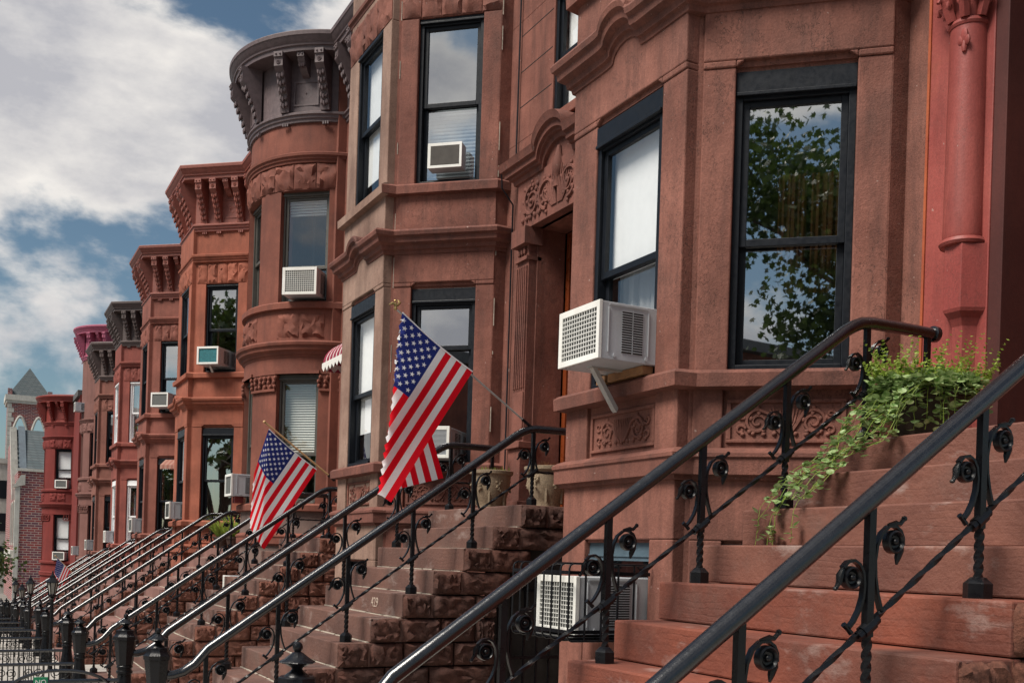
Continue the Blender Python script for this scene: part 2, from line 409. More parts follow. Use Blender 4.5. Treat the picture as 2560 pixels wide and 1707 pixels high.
# ------------------------------------------------------------------ ground
def gz(y):
    pts = [(-60,1.2),(-6,.25),(2,0)] + [((k-1)*PITCH+3.2, DZ[k]) for k in range(2,10)] + [(62,-2.4),(100,-3.6),(170,-5),(2000,-5)]
    for (a,za),(b,zb) in zip(pts, pts[1:]):
        if y <= b: return za+(zb-za)*(y-a)/(b-a)
    return -5
ys = [-60,-30,-12,-6,-2,2]+[(k-1)*PITCH+3.2 for k in range(2,10)]+[56,62,80,100,140,170,400,900,1900]
def strip(name, x0, x1, dz, mat, y0=-60, y1=1900):
    mb = MB(); Y = [y for y in ys if y0 <= y <= y1]
    for y in Y: mb.v += [(x0,y,gz(y)+dz),(x1,y,gz(y)+dz)]
    mb.f = [(2*i,2*i+1,2*i+3,2*i+2) for i in range(len(Y)-1)]
    return struct(name, mb, mat)
strip('ground', -900, 900, -.16, 'ground')
strip('road', -12.5, -2.6, -.13, 'asphalt')
mb = MB(); Y = [y for y in ys if y <= 100]
for y in Y: mb.v += [(-2.45,y,gz(y)-.14),(-2.45,y,gz(y)),(6,y,gz(y)),(6,y,gz(y)-.14)]
mb.f = [(4*i+a,4*i+a+1,4*i+a+5,4*i+a+4) for i in range(len(Y)-1) for a in (0,1)]
struct('sidewalk', mb, 'walk')
mb = MB()
for y in Y: mb.v += [(-2.6,y,gz(y)-.15),(-2.6,y,gz(y)+.004),(-2.45,y,gz(y)+.004),(-2.45,y,gz(y)-.15)]
mb.f = [(4*i+a,4*i+a+1,4*i+a+5,4*i+a+4) for i in range(len(Y)-1) for a in (0,1,2)]
struct('kerb', mb, 'walk')
strip('far_sidewalk', -20, -12.5, -.02, 'walk', -60, 170)

# ------------------------------------------------------------------ house pieces
def window(F, t0, t1, z0, z1, root, fm='frame', head=0, dep=.10, blind=None, curtain=None, gl='glass', meet=.5, sill_gap=0, blind_low=None, deep=.09, drape=None, reflection_or_blind=None):
    """double-hung window recessed in an opening of frame F"""
    w = .048; mb = MB(); zt = z1-head
    b0, b1 = -dep-.12, -dep+.02
    mb.fb(F,t0,t0+w,z0,zt,b0,b1); mb.fb(F,t1-w,t1,z0,zt,b0,b1)
    mb.fb(F,t0+w,t1-w,zt-w*.7,zt,b0,b1-.004); mb.fb(F,t0+w,t1-w,z0,z0+w*.7,b0,b1+.02)
    wi = part(mb, 'window', fm, root, bevel=.004)
    if head:
        mb = MB(); mb.fb(F,t0,t1,zt,z1,-dep-.06,-dep+.035); mb.fb(F,t0+.005,t1-.005,zt-.012,zt+.012,-dep,-dep+.05)
        part(mb, 'head_panel', fm, wi, root, bevel=.004)
    zm = z0+(zt-z0)*meet; s = .045
    def sash(za, zb, d, nm):
        mb = MB(); a, b = t0+w, t1-w
        mb.fb(F,a,a+s,za,zb,d-.035,d); mb.fb(F,b-s,b,za,zb,d-.035,d); mb.fb(F,a+s,b-s,za,za+s*1.1,d-.035,d-.001); mb.fb(F,a+s,b-s,zb-s*.9,zb,d-.035,d-.001)
        so = part(mb, 'sash', fm, wi, root, bevel=.003)
        mb = MB(); mb.add([F.p(a+s*.9,za+s,d-.02),F.p(b-s*.9,za+s,d-.02),F.p(b-s*.9,zb-s*.8,d-.02),F.p(a+s*.9,zb-s*.8,d-.02)],[(0,1,2,3)])
        po = part(mb, 'pane', gl, wi, root); pf = po.data.polygons[0]
        if pf.normal.x*F.n.x+pf.normal.y*F.n.y < 0: po.data.flip_normals()
    sash(zm-.03, zt-w*.7, -dep-.01, 'upper'); sash(z0+w*.7, zm+.02, -dep-.055, 'lower')
    if blind:
        bm_, lo, hi = blind
        mb = MB(); za = z0+(zt-z0)*lo; zb = z0+(zt-z0)*hi; n = int((zb-za)/.042)
        for i in range(n):
            z = za+(zb-za)*i/n
            mb.hexa([F.p(t0+w,z,-dep-.15),F.p(t1-w,z,-dep-.15),F.p(t1-w,z+.006,-dep-.13),F.p(t0+w,z+.006,-dep-.13),
                     F.p(t0+w,z+.034,-dep-.152),F.p(t1-w,z+.034,-dep-.152),F.p(t1-w,z+.036,-dep-.148),F.p(t0+w,z+.036,-dep-.148)])
        part(mb, 'blind', bm_, wi, root)
    if reflection_or_blind:
        lo, hi = reflection_or_blind; za = z0+(zt-z0)*lo; zb = z0+(zt-z0)*hi
        mb = MB(); mb.fb(F,t0+w+.01,t1-w-.01,za,zb,-dep-.108,-dep-.102); part(mb, 'reflection_or_blind_panel', 'reflection_or_blind', wi, root)  # white panel stands for cloud reflections on front panes; blind in the red house
    if curtain:
        cm, lo, hi = curtain
        mb = MB(); za = z0+(zt-z0)*lo; zb = z0+(zt-z0)*hi; n = 40; k0 = 0
        for i in range(n+1):
            t = t0+w+(t1-t0-2*w)*i/n; d = -dep-.2+.02*sin(i*1.9)+.012*sin(i*.83+1)
            mb.v += [F.p(t,za,d),F.p(t,zb,d)]
        mb.f = [(2*i,2*i+2,2*i+3,2*i+1) for i in range(n)]
        part(mb, 'curtain', cm, wi, root, smooth=True)
    if drape:
        for (a,b) in ((.38,.62),(.66,.97)):
            mb = MB(); n = 24; za = z0+(zt-z0)*.30; zb = z0+(zt-z0)*.74
            for i in range(n+1):
                t = t0+(t1-t0)*(a+(b-a)*i/n); d = -dep-.17+.012*sin(i*1.5)+.01*sin(i*.61)
                mb.v += [F.p(t,za,d),F.p(t,zb,d)]
            mb.f = [(2*i,2*i+2,2*i+3,2*i+1) for i in range(n)]
            part(mb, 'drape', 'drape', wi, root, smooth=True)
    return wi

BELT = prof((.0,0),(.02,.005),(.03,.04),(.055,.05),(.065,.09),(.115,.115),(.125,.165),(.155,.185),(.165,.225),(.15,.25))
STRING = prof((0,0),(.03,.01),(.035,.05),(.055,.06),(.06,.09),(.085,.11),(.09,.15),(.06,.17))
SILL = prof((.0,0),(.075,.012),(.08,.10),(.05,.125),(0,.135))
BASE = prof((.0,0),(.025,.005),(.03,.03),(.06,.035),(.062,.14),(.075,.15),(.075,.175),(.04,.20),(0,.215))
ARCHI = prof((0,0),(.02,.005),(.025,.05),(.045,.06),(.05,.10),(.075,.115),(.075,.145),(.05,.165),(.02,.17))
CROWN = prof((.0,0),(.30,.01),(.305,.075),(.33,.085),(.335,.11),(.36,.14),(.395,.21),(.405,.215),(.41,.27),(.40,.285),(.2,.34))
def lift(pr, z): return [(d, z+q) for d, q in pr]

def bracket_mesh(w, name):
    """scrolled cornice bracket; local: x out, y across, z up, top at z=0, height .86, reach .36"""
    o = [(0,0),(.355,0),(.355,-.08),(.335,-.085),(.33,-.10),(.335,-.22),(.315,-.25),(.27,-.29),(.235,-.35),(.20,-.45),(.145,-.56),(.095,-.68),(.075,-.78),(.06,-.86),(0,-.86)]
    mb = MB(); mb.prism([(x,-w/2,z) for x,z in o], (0,w,0))
    for s in (-1,1): mb.lathe([(.016,0),(.014,.012),(.006,.018)], (.355,s*w*.24,-.04), 8, 'X')
    for a in range(8): mb.blob((.337,.026*cos(a*pi/4),-.16+.026*sin(a*pi/4)),(.012,.014,.014),5,3)
    mb.blob((.34,0,-.16),(.014,.012,.012),6,3)
    for i, (x,z) in enumerate(((.255,-.33),(.215,-.43),(.17,-.53),(.12,-.64),(.092,-.74))):
        for s in (-1,1):
            mb.blob((x,s*w*.27,z),(.028,w*.2,.05),6,4)
        mb.blob((x+.012,0,z-.03),(.022,w*.12,.05),6,4)
    return mb.mesh(name, (0,0,0), True, 30)
BRK = bracket_mesh(.15, 'bracket')
def modillion_mesh():
    mb = MB(); o = [(0,0),(.28,0),(.28,-.07),(.26,-.08),(.24,-.13),(.17,-.2),(.11,-.27),(.05,-.3),(0,-.31)]
    mb.prism([(x,-.06,z) for x,z in o], (0,.12,0))
    for s in (-1,1): mb.lathe([(.014,0),(.012,.01),(.005,.015)], (.28,s*.03,-.035), 8, 'X')
    for s in (-1,0,1): mb.blob((.2,s*.035,-.17),(.04,.022,.05),6,4)
    return mb.mesh('modillion', (0,0,0), True, 30)
MOD = modillion_mesh()
def rosette_panel_mesh():
    """square panel: x out, y across, z up; centre at origin, .44 wide .40 high"""
    mb = MB()
    for (a,b,c,d) in ((-.22,.22,.17,.2),(-.22,.22,-.2,-.17),(-.22,-.19,-.17,.17),(.19,.22,-.17,.17)): mb.box(-.01,.022,a,b,c,d)
    for k in range(4):
        a = pi/4+k*pi/2
        for q in (-.25,0,.25): mb.blob((.0,.085*cos(a+q),.085*sin(a+q)),(.02,.042,.042),6,4)
        mb.blob((.0,.04*cos(a+pi/4),.04*sin(a+pi/4)),(.018,.016,.03),6,4)
    mb.blob((.005,0,0),(.025,.022,.022),6,4)
    return mb.mesh('rosette_panel', (0,0,0), True, 35)
ROS = rosette_panel_mesh()

def spiral(cx, cz, r0, r1, a0, turns, n=22):
    return [(cx+(r0+(r1-r0)*i/n)*cos(a0+turns*2*pi*i/n), cz+(r0+(r1-r0)*i/n)*sin(a0+turns*2*pi*i/n)) for i in range(n+1)]
def carve(mb, F, tc, zc, hw, hh, d, seed=0, r=.011):
    """acanthus scroll relief within half-size hw x hh around (tc,zc)"""
    rnd = random.Random(seed)
    for s in (-1,1):
        cx = .52*hw; R = min(hh*.78, hw*.42)
        pts = spiral(cx, -.05*hh, R, R*.16, pi*.5, -1.7, 26)
        lead = [(.06*hw,-.8*hh),(.14*hw,-.55*hh),(.25*hw,.0),(.33*hw,.5*hh)]
        for path, rr in ((lead+pts, r), (spiral(.84*hw,.45*hh,R*.42,R*.08,pi*1.2,1.2,14), r*.8), (spiral(.84*hw,-.55*hh,R*.42,R*.08,pi*.9,-1.1,14), r*.8)):
            mb.tube([F.p(tc+s*x, zc+z, d) for x,z in path], [rr*(1.15-.5*i/len(path)) for i in range(len(path))], 6)
        for i in range(0, len(pts)-6, 3):
            x,z = pts[i]; a = atan2(z+.05*hh, x-cx)
            q = F.p(tc+s*(x+.16*R*cos(a)), zc+z+.16*R*sin(a), d)
            mb.blob(q,(r*1.3,r*1.3,r*1.5),5,3)
        for i in range(5):
            x = (.03+.05*i)*hw; mb.tube([F.p(tc+s*x*.4,zc-.75*hh,d),F.p(tc+s*x,zc,d+.004),F.p(tc+s*x*1.25,zc+.8*hh,d)],[r*.5,r*.8,r*.4],5)
    for i in range(9):
        x = hw*(-.8+.2*i); mb.blob(F.p(tc+x,zc-.82*hh+.04*hh*(i%2),d),(r*1.4,r*1.4,r*1.3),5,3)

def carve_frieze(mb, F, tc, zc, hw, hh, d):
    r = .019
    for s in (-1,1):
        for j,cx in enumerate((.27,.66)):
            up = 1 if j == 0 else -1; R = hh*.80
            pts = spiral(cx*hw, 0, R, R*.12, -up*pi*.5, up*s*s*1.9, 34)
            mb.tube([F.p(tc+s*x, zc+z, d) for x,z in pts],[r*(1.25-.7*i/34) for i in range(35)],6)
            for i in range(0,24,2):
                x,z = pts[i]; a = atan2(z, x-cx*hw); mb.blob(F.p(tc+s*(x+.2*R*cos(a)), zc+z+.2*R*sin(a), d),(r*1.1,r*1.1,r*1.5),5,3)
            mb.blob(F.p(tc+s*cx*hw, zc, d+.005),(r*1.6,r*1.6,r*1.6),6,4)
        for q in range(7):
            x = hw*(.06+.06*q); mb.tube([F.p(tc+s*x*.3,zc-hh*.8,d),F.p(tc+s*x*.7,zc-.1*hh,d+.008),F.p(tc+s*x*.8,zc+hh*(1.15-.14*q),d)],[r*.5,r*.8,r*.35],5)
        for q in range(9):
            x = hw*(.46+.055*q); mb.blob(F.p(tc+s*x,zc+hh*(.75 if q%2 else -.78),d),(r*1.3,r*1.3,r*1.8),5,3)
def place_on(F, t, d, z): return F.p(t, z, d)
def rot_of(F): return atan2(F.n.y, F.n.x)

def cornice(path, k, cm, root, z0, faces, extra=0):
    """cornice over a bay: architrave, frieze board, brackets, panels, crown. faces: list of (Fr, length, [bracket t], [panel t])"""
    mb = MB(); mb.sweep(path, lift(ARCHI, z0)); 
    c = part(mb, 'cornice', cm, root, smooth=True, ang=25)
    zt = z0+1.02
    mb = MB(); mb.sweep(path, [(-.12,z0+.16),(.01,z0+.16),(.01,zt+.02),(-.12,zt+.02)]); part(mb, 'frieze_board', cm, c, root)
    mb = MB(); mb.sweep(path, lift(CROWN, zt)); part(mb, 'crown_moulding', cm, c, root, smooth=True, ang=25)
    off = OFF[root.name]
    for F, brs, mods, pans in faces:
        rz = rot_of(F)
        for t in brs:
            p = F.p(t, zt+.005, .008); inst('bracket', BRK, cm, c, (p[0]-off[0],p[1]-off[1],p[2]-off[2]), (0,0,rz))
            mb = MB()
            for q in (-.04,0,.04): mb.fb(F,t+q-.012,t+q+.012,z0-.045,z0+.002,.0,.035)
            part(mb, 'guttae', cm, c, root)
        for t in mods:
            p = F.p(t, zt+.004, .008); inst('modillion', MOD, cm, c, (p[0]-off[0],p[1]-off[1],p[2]-off[2]), (0,0,rz))
        for t in pans:
            p = F.p(t, zt-.55, .008); inst('rosette_panel', ROS, cm, c, (p[0]-off[0],p[1]-off[1],p[2]-off[2]), (0,0,rz))
    return c

FF = Fr((4.163,5.63),(0,1),(-1,0)); FL = 1.44
_a, _c = Vector((4.275,5.60)), Vector((5.16,4.79))
FN = Fr(_a, _c-_a, (-(5.60-4.79), -(5.16-4.275))); NL = (_c-_a).length
_a2, _c2 = Vector((4.275,7.10)), Vector((5.16,7.91))
FM = Fr(_a2, _c2-_a2, (-(7.91-7.10), (5.16-4.275)))
FW = Fr((5.3,2.2),(0,1),(-1,0))       # recessed wall plane, t = y-2.2
BAY = [(5.33,4.79),(5.16,4.79),(4.278,5.597),(4.163,5.62),(4.163,7.08),(4.278,7.103),(5.16,7.91),(5.33,7.91)]
BAYC = [(5.33,4.79),(5.16,4.79),(4.22,5.615),(4.22,7.085),(5.16,7.91),(5.33,7.91)]
HUMP = []
for i in range(17):
    a = pi-pi*i/16; HUMP.append((4.163, 6.35-.17*cos(pi*i/16), .10*sin(pi*i/16)+.02))
BELTPATH = BAY[:4]+[(4.163,6.10,0),(4.163,6.165,.008)]+HUMP+[(4.163,6.535,.008),(4.163,6.60,0)]+BAY[4:]

def door_wall(k, wm, root, cm, style, ztop=9.95, y0=2.2):
    """the flat recessed wall between bays with the front door"""
    mb = MB(); dy0, dy1 = 2.92-2.2, 4.05-2.2; wy0, wy1 = 2.97-2.2, 3.83-2.2
    th = -.34
    mb.fb(FW,0,dy0,0,5.2,th,0); mb.fb(FW,dy1,2.62,0,5.2,th,0)
    mb.fb(FW,dy0,dy1,1.45,2.16,th,0)
    mb.fb(FW,0,2.62,5.2,6.28,th,0)
    mb.fb(FW,0,wy0,6.28,7.62,th,0); mb.fb(FW,wy1,2.62,6.28,7.62,th,0); mb.fb(FW,0,2.62,7.62,ztop+.1,th,0)
    mb.fb(FW,5.69,5.8,0,ztop+.1,th,0); mb.box(5.157,5.62,4.792,5.06,0,ztop+.1); mb.box(5.157,5.62,7.64,7.905,0,ztop+.1)
    part(mb, 'front_wall', wm, root, bevel=.006)
    window(FW, wy0, wy1, 6.28, 7.62, root, 'frame', .06, gl='glass_bright', reflection_or_blind=(0,1) if k == 2 else None, dep=.04)
    mb = MB(); mb.fb(FW,wy0-.06,wy1+.06,6.18,6.28,-.1,.06); part(mb, 'sill', wm, root, bevel=.008)
    # cornice over the door bay
    path = [(5.3,y0),(5.3,4.79)]
    c = cornice(path, k, cm, root, 8.93, [(FW,[.35,.95,1.6,2.2],[.65,1.9],[])])
    # front door leaf inside a deep reveal
    mb = MB(); mb.box(5.72,5.76,2.92,4.05,2.17,5.2); d = part(mb, 'front_door', 'door', root, bevel=.004)
    for (a,b) in ((2.99,3.43),(3.54,3.98)):
        for (z0,z1) in ((2.35,2.95),(3.1,4.2),(4.4,5.05)):
            mb = MB(); mb.box(5.70,5.725,a,b,z0,z1); mb.box(5.69,5.705,a+.05,b-.05,z0+.05,z1-.05); part(mb, 'door_panel', 'door', d, root, bevel=.006)
    mb = MB(); mb.lathe([(.03,0),(.03,.02),(.012,.03),(.012,.05),(.03,.06),(.028,.085),(.0,.09)], (5.70,3.42,3.2), 12, 'X')
    for i in range(len(mb.v)): mb.v[i] = (2*5.70-mb.v[i][0], mb.v[i][1], mb.v[i][2])
    part(mb, 'handle', 'brass', d, root, smooth=True)
    mb = MB()
    for a,b in ((2.92,2.99),(3.98,4.05)): mb.box(5.655,5.70,a,b,2.17,5.2)
    mb.box(5.655,5.70,2.99,3.98,5.12,5.2); part(mb, 'door_frame', 'door', d, root, bevel=.004)

def door_surround_pilasters(wm, root, seed):
    """fluted pilasters carrying a carved frieze and an arched hood"""
    cy = 3.485
    for s in (-1,1):
        c = cy+s*.70; a, b = c-.135-2.2, c+.135-2.2
        mb = MB(); mb.fb(FW,a-.03,b+.03,2.17,2.30,-.05,.17); mb.fb(FW,a,b,2.30,2.86,-.05,.14); mb.fb(FW,a-.03,b+.03,2.86,2.93,-.05,.175)
        p = part(mb, 'pilaster', wm, root, bevel=.006)
        mb = MB(); mb.fb(FW,a+.01,b-.01,2.93,5.02,-.05,.10)
        n = 5
        for i in range(n+1):
            t = a+.03+(b-a-.06)*i/n-.009; mb.fb(FW,t,t+.018,3.5,4.80,.09,.122)
        mb.fb(FW,a+.02,b-.02,2.97,3.46,.09,.118)
        part(mb, 'shaft', wm, p, root, bevel=.004)
        mb = MB(); mb.fb(FW,a-.02,b+.02,5.02,5.20,-.05,.17); mb.fb(FW,a,b,4.86,4.90,-.05,.13)
        for q in (-.06,0,.06): mb.blob(FW.p((a+b)/2+q,4.96,.115),(.02,.026,.04),6,4)
        part(mb, 'capital', wm, p, root)
    mb = MB(); mb.fb(FW,2.62-2.2,4.35-2.2,5.2,5.74,-.05,.10); fz = part(mb, 'carved_frieze', wm, root, bevel=.004)
    mb = MB(); carve_frieze(mb, FW, cy-2.2, 5.46, .80, .21, .105); mb.lathe([(.05,0),(.04,.1),(.06,.13),(.07,.22),(.05,.3),(.02,.42)], FW.p(cy-2.2,5.45,.10), 8)
    part(mb, 'carving', wm, fz, root, smooth=True, ang=60)
    X = 5.2
    hp = [(X+.12,2.58,0),(X,2.58,0),(X,3.18,0)] + [(X,cy-.30*cos(pi*i/16),.22*sin(pi*i/16)) for i in range(17)] + [(X,3.79,0),(X,4.39,0),(X+.12,4.39,0)]
    HD = prof((0,0),(.02,.005),(.03,.05),(.06,.06),(.065,.08),(.10,.09),(.105,.145),(.14,.16),(.155,.21),(.165,.235),(.10,.25), back=-.08)
    hp2 = hp[:2]+hp[2:-2]+hp[-2:]
    mb = MB(); mb.sweep(hp2, lift(HD, 5.72)); h = part(mb, 'door_hood', wm, root, smooth=True, ang=25)
    mb = MB(); mb.fb(FW,cy-.3-2.2,cy+.3-2.2,5.74,6.0,-.05,.08); part(mb, 'hood_tympanum', wm, h, root)
    # joints of the ashlar beside the upper window
    mb = MB()
    for z in (6.66,7.05,7.45,7.9): mb.fb(FW,1.66,2.36,z,z+.006,-.01,.0035)
    mb.fb(FW,2.40,2.412,5.9,9.0,-.01,.004); part(mb, 'ashlar_joint', 'dark', root)

def canted_house(k, wm, cm, fm='frame', label='', front_mat=None, win=None, surround='pilaster', lint='rock', frames=None, gl='glass_bright', side_rock=True):
    win = win or {}
    root = thing('row_house', label, 'house', (5.2,5.0,0), frame(k), 'brownstone row houses')
    mm = {1:'h1m',2:'h2m'}.get(k, wm)
    fmw = front_mat or wm
    rnd = random.Random(100+k)
    specs = ((FF, FL, .27, 1.11, 'front', fmw), (FN, NL, .215, .985, 'near', wm), (FM, NL, .215, .985, 'far', wm))
    for F, LN_, w0, w1, nm, m in specs:
        mb = MB(); th = -.26
        e0 = 0 if nm == 'front' else .0
        # base storey with a basement window
        mb.fb(F,0,w0,0,1.62,th,0); mb.fb(F,w1,LN_,0,1.62,th,0); mb.fb(F,w0,w1,0,.9,th,-.01); mb.fb(F,0,LN_,1.62,2.06,th,0)
        # panel storey
        mb.fb(F,0,LN_,2.06,2.66,th,-.035); mb.fb(F,-.003,w0-.02,2.2,2.64,-.1,0); mb.fb(F,w1+.02,LN_+.003,2.2,2.64,-.1,0)
        # first and second floor piers
        for z0,z1 in ((2.66,4.755),(5.85,7.82)):
            mb.fb(F,0,w0,z0,z1,th,0); mb.fb(F,w1,LN_,z0,z1,th,0)
        mb.fb(F,0,LN_,4.80,5.86,th,.010); mb.fb(F,0,w0,4.755,4.80,th,.010); mb.fb(F,w1,LN_,4.755,4.80,th,.010)
        mb.prism([F.p(w0,4.80,-.1),F.p(w0+.06,4.80,-.1),F.p(w0,4.755,-.1)], [F.n.x*.11,F.n.y*.11,0])
        mb.prism([F.p(w1,4.80,-.1),F.p(w1-.06,4.80,-.1),F.p(w1,4.755,-.1)], [F.n.x*.11,F.n.y*.11,0])
        mb.fb(F,0,LN_,7.82,9.0,th,-.01)
        part(mb, 'bay_wall', m, root, bevel=.010 if k < 3 else .006)
        mb = MB(); mb.fb(F,w0,w1,4.762,4.801,-.1,-.025); mb.fb(F,w0,w1,4.735,4.765,-.1,-.045); part(mb, 'drip_moulding', wm, root)
        # carved panel
        if k in (1,2,4) and nm != 'far':
            pc = (w0+w1)/2; hw = (w1-w0)/2-.035
            mb = MB()
            for a,b,c,d in ((pc-hw-.03,pc+hw+.03,2.535,2.56),(pc-hw-.03,pc+hw+.03,2.272,2.295),(pc-hw-.03,pc-hw,2.295,2.535),(pc+hw,pc+hw+.03,2.295,2.535)): mb.fb(F,a,b,c,d,-.06,-.018)
            cp = part(mb, 'carved_panel', wm, root, bevel=.004)
            mb = MB(); carve(mb, F, pc, 2.415, hw*.97, .105, -.034, k*7+len(nm), .0135); part(mb, 'carving', wm, cp, root, smooth=True, ang=60)
        # rock-faced lintel
        n = 6 if nm == 'front' else 5
        mb = None
        for i in range(n):
            q = .5*(i/n+(i+1)/n)-.5
            mb = MB(); mb.rock(F, LN_*i/n, LN_*(i+1)/n, 7.83, 8.26, .05, .032, rnd, 5, 7)
            part(mb, 'lintel_stone', wm, root, smooth=True, ang=32)
        # windows
        opt = dict(fm=fm, head=.15, gl=gl if nm == 'front' else 'glass', meet=.47, dep=.035 if nm == 'front' else .07); opt.update(win.get(nm+'1', {}))
        window(F, w0, w1, 2.755, 4.735, root, **opt)
        opt = dict(fm=fm, head=.05, gl=gl if nm == 'front' else 'glass', meet=.5, dep=.035 if nm == 'front' else .07); opt.update(win.get(nm+'2', {}))
        window(F, w0, w1, 5.925, 7.825, root, **opt)
        if k <= 4: window(F, w0, w1, .9, 1.62, root, 'frame', 0, gl='glass')
        if k == 1:
            mb = MB(); mb.fb(F,w0,w1,1.47,1.60,-.12,-.05); mb.fb(F,w0,w1,1.50,1.515,-.12,-.04); part(mb, 'lintel_board', 'blue_board', root)
        # drip edge of the basement window
        mb = MB(); mb.fb(F,w0-.02,w1+.02,1.60,1.66,-.08,-.03); part(mb, 'drip_moulding', wm, root)
    for s_ in (0,1):
        P = [(4.205,5.66),(4.30,5.605),(4.52,5.62),(4.46,5.80)] if s_ == 0 else [(4.205,7.04),(4.46,6.90),(4.52,7.08),(4.30,7.095)]
        mb = MB(); mb.prism([(x,y,0) for x,y in P],(0,0,9.0)); part(mb, 'corner_pier', wm, root)
    mb = MB(); mb.sweep(BAY, lift(BASE, 2.02)); part(mb, 'base_moulding', mm, root, smooth=True, ang=25)
    mb = MB(); mb.sweep(BAY, lift(SILL, 2.62)); part(mb, 'sill', mm, root, smooth=True, ang=25)
    mb = MB(); mb.sweep(BELTPATH, lift(BELT, 5.12)); part(mb, 'belt_course', mm, root, smooth=True, ang=25)
    mb = MB(); mb.sweep(BAY, lift(SILL, 5.79)); part(mb, 'sill', mm, root, smooth=True, ang=25)
    if front_mat:
        mb = MB(); mb.sweep([(4.16,5.56),(4.16,7.14)], [(.0,5.788),(.078,5.80),(.083,5.893),(.05,5.917),(0,5.928)]); part(mb, 'sill_facing', fmw, root)
        for (x,y) in ((4.272,5.598),(5.168,4.782)):
            mb = MB(); z = 2.3; r3 = random.Random(int(x*100))
            while z < 8.2:
                l = r3.uniform(.03,.35); w_ = r3.uniform(.0,.002); mb.box(x-w_-.003,x+.004,y-w_-.003,y+.004,z,min(z+l,8.2)); z += l+r3.uniform(.05,.9)
            part(mb, 'caulk', 'mortar', root, kind='stuff')
        mb = MB(); mb.tube([(5.27,4.60,z) for z in (2.6,4.0,5.6)]+[(5.12,4.58,5.75),(5.1,4.58,6.0),(5.27,4.56,6.05),(5.27,4.55,9.2)],.009,6); part(mb, 'cable', 'frame', root, smooth=True)
    mb = MB(); mb.sweep(BAYC, lift(STRING, 8.27)); part(mb, 'string_course', mm, root, smooth=True, ang=25)
    cornice(BAYC, k, cm, root, 8.93, [(Fr((4.22,5.615),(0,1),(-1,0)), [.13,.42,1.05,1.34],[.73],[.73]), (FN,[.16,.5,1.02],[.76],[.76])])
    mb = MB(); mb.prism([(x,y,9.93) for x,y in BAYC],(0,0,.30)); mb.box(5.2,12.5,2.21,7.99,9.95,10.2); part(mb, 'roof', 'roof_grey', root)
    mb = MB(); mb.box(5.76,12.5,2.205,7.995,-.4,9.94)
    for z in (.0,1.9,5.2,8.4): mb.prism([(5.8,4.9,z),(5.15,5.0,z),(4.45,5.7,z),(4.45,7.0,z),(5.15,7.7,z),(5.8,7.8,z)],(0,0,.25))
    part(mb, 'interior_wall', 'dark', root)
    door_wall(k, wm, root, cm, surround)
    if surround == 'pilaster': door_surround_pilasters(mm, root, k)
    return root

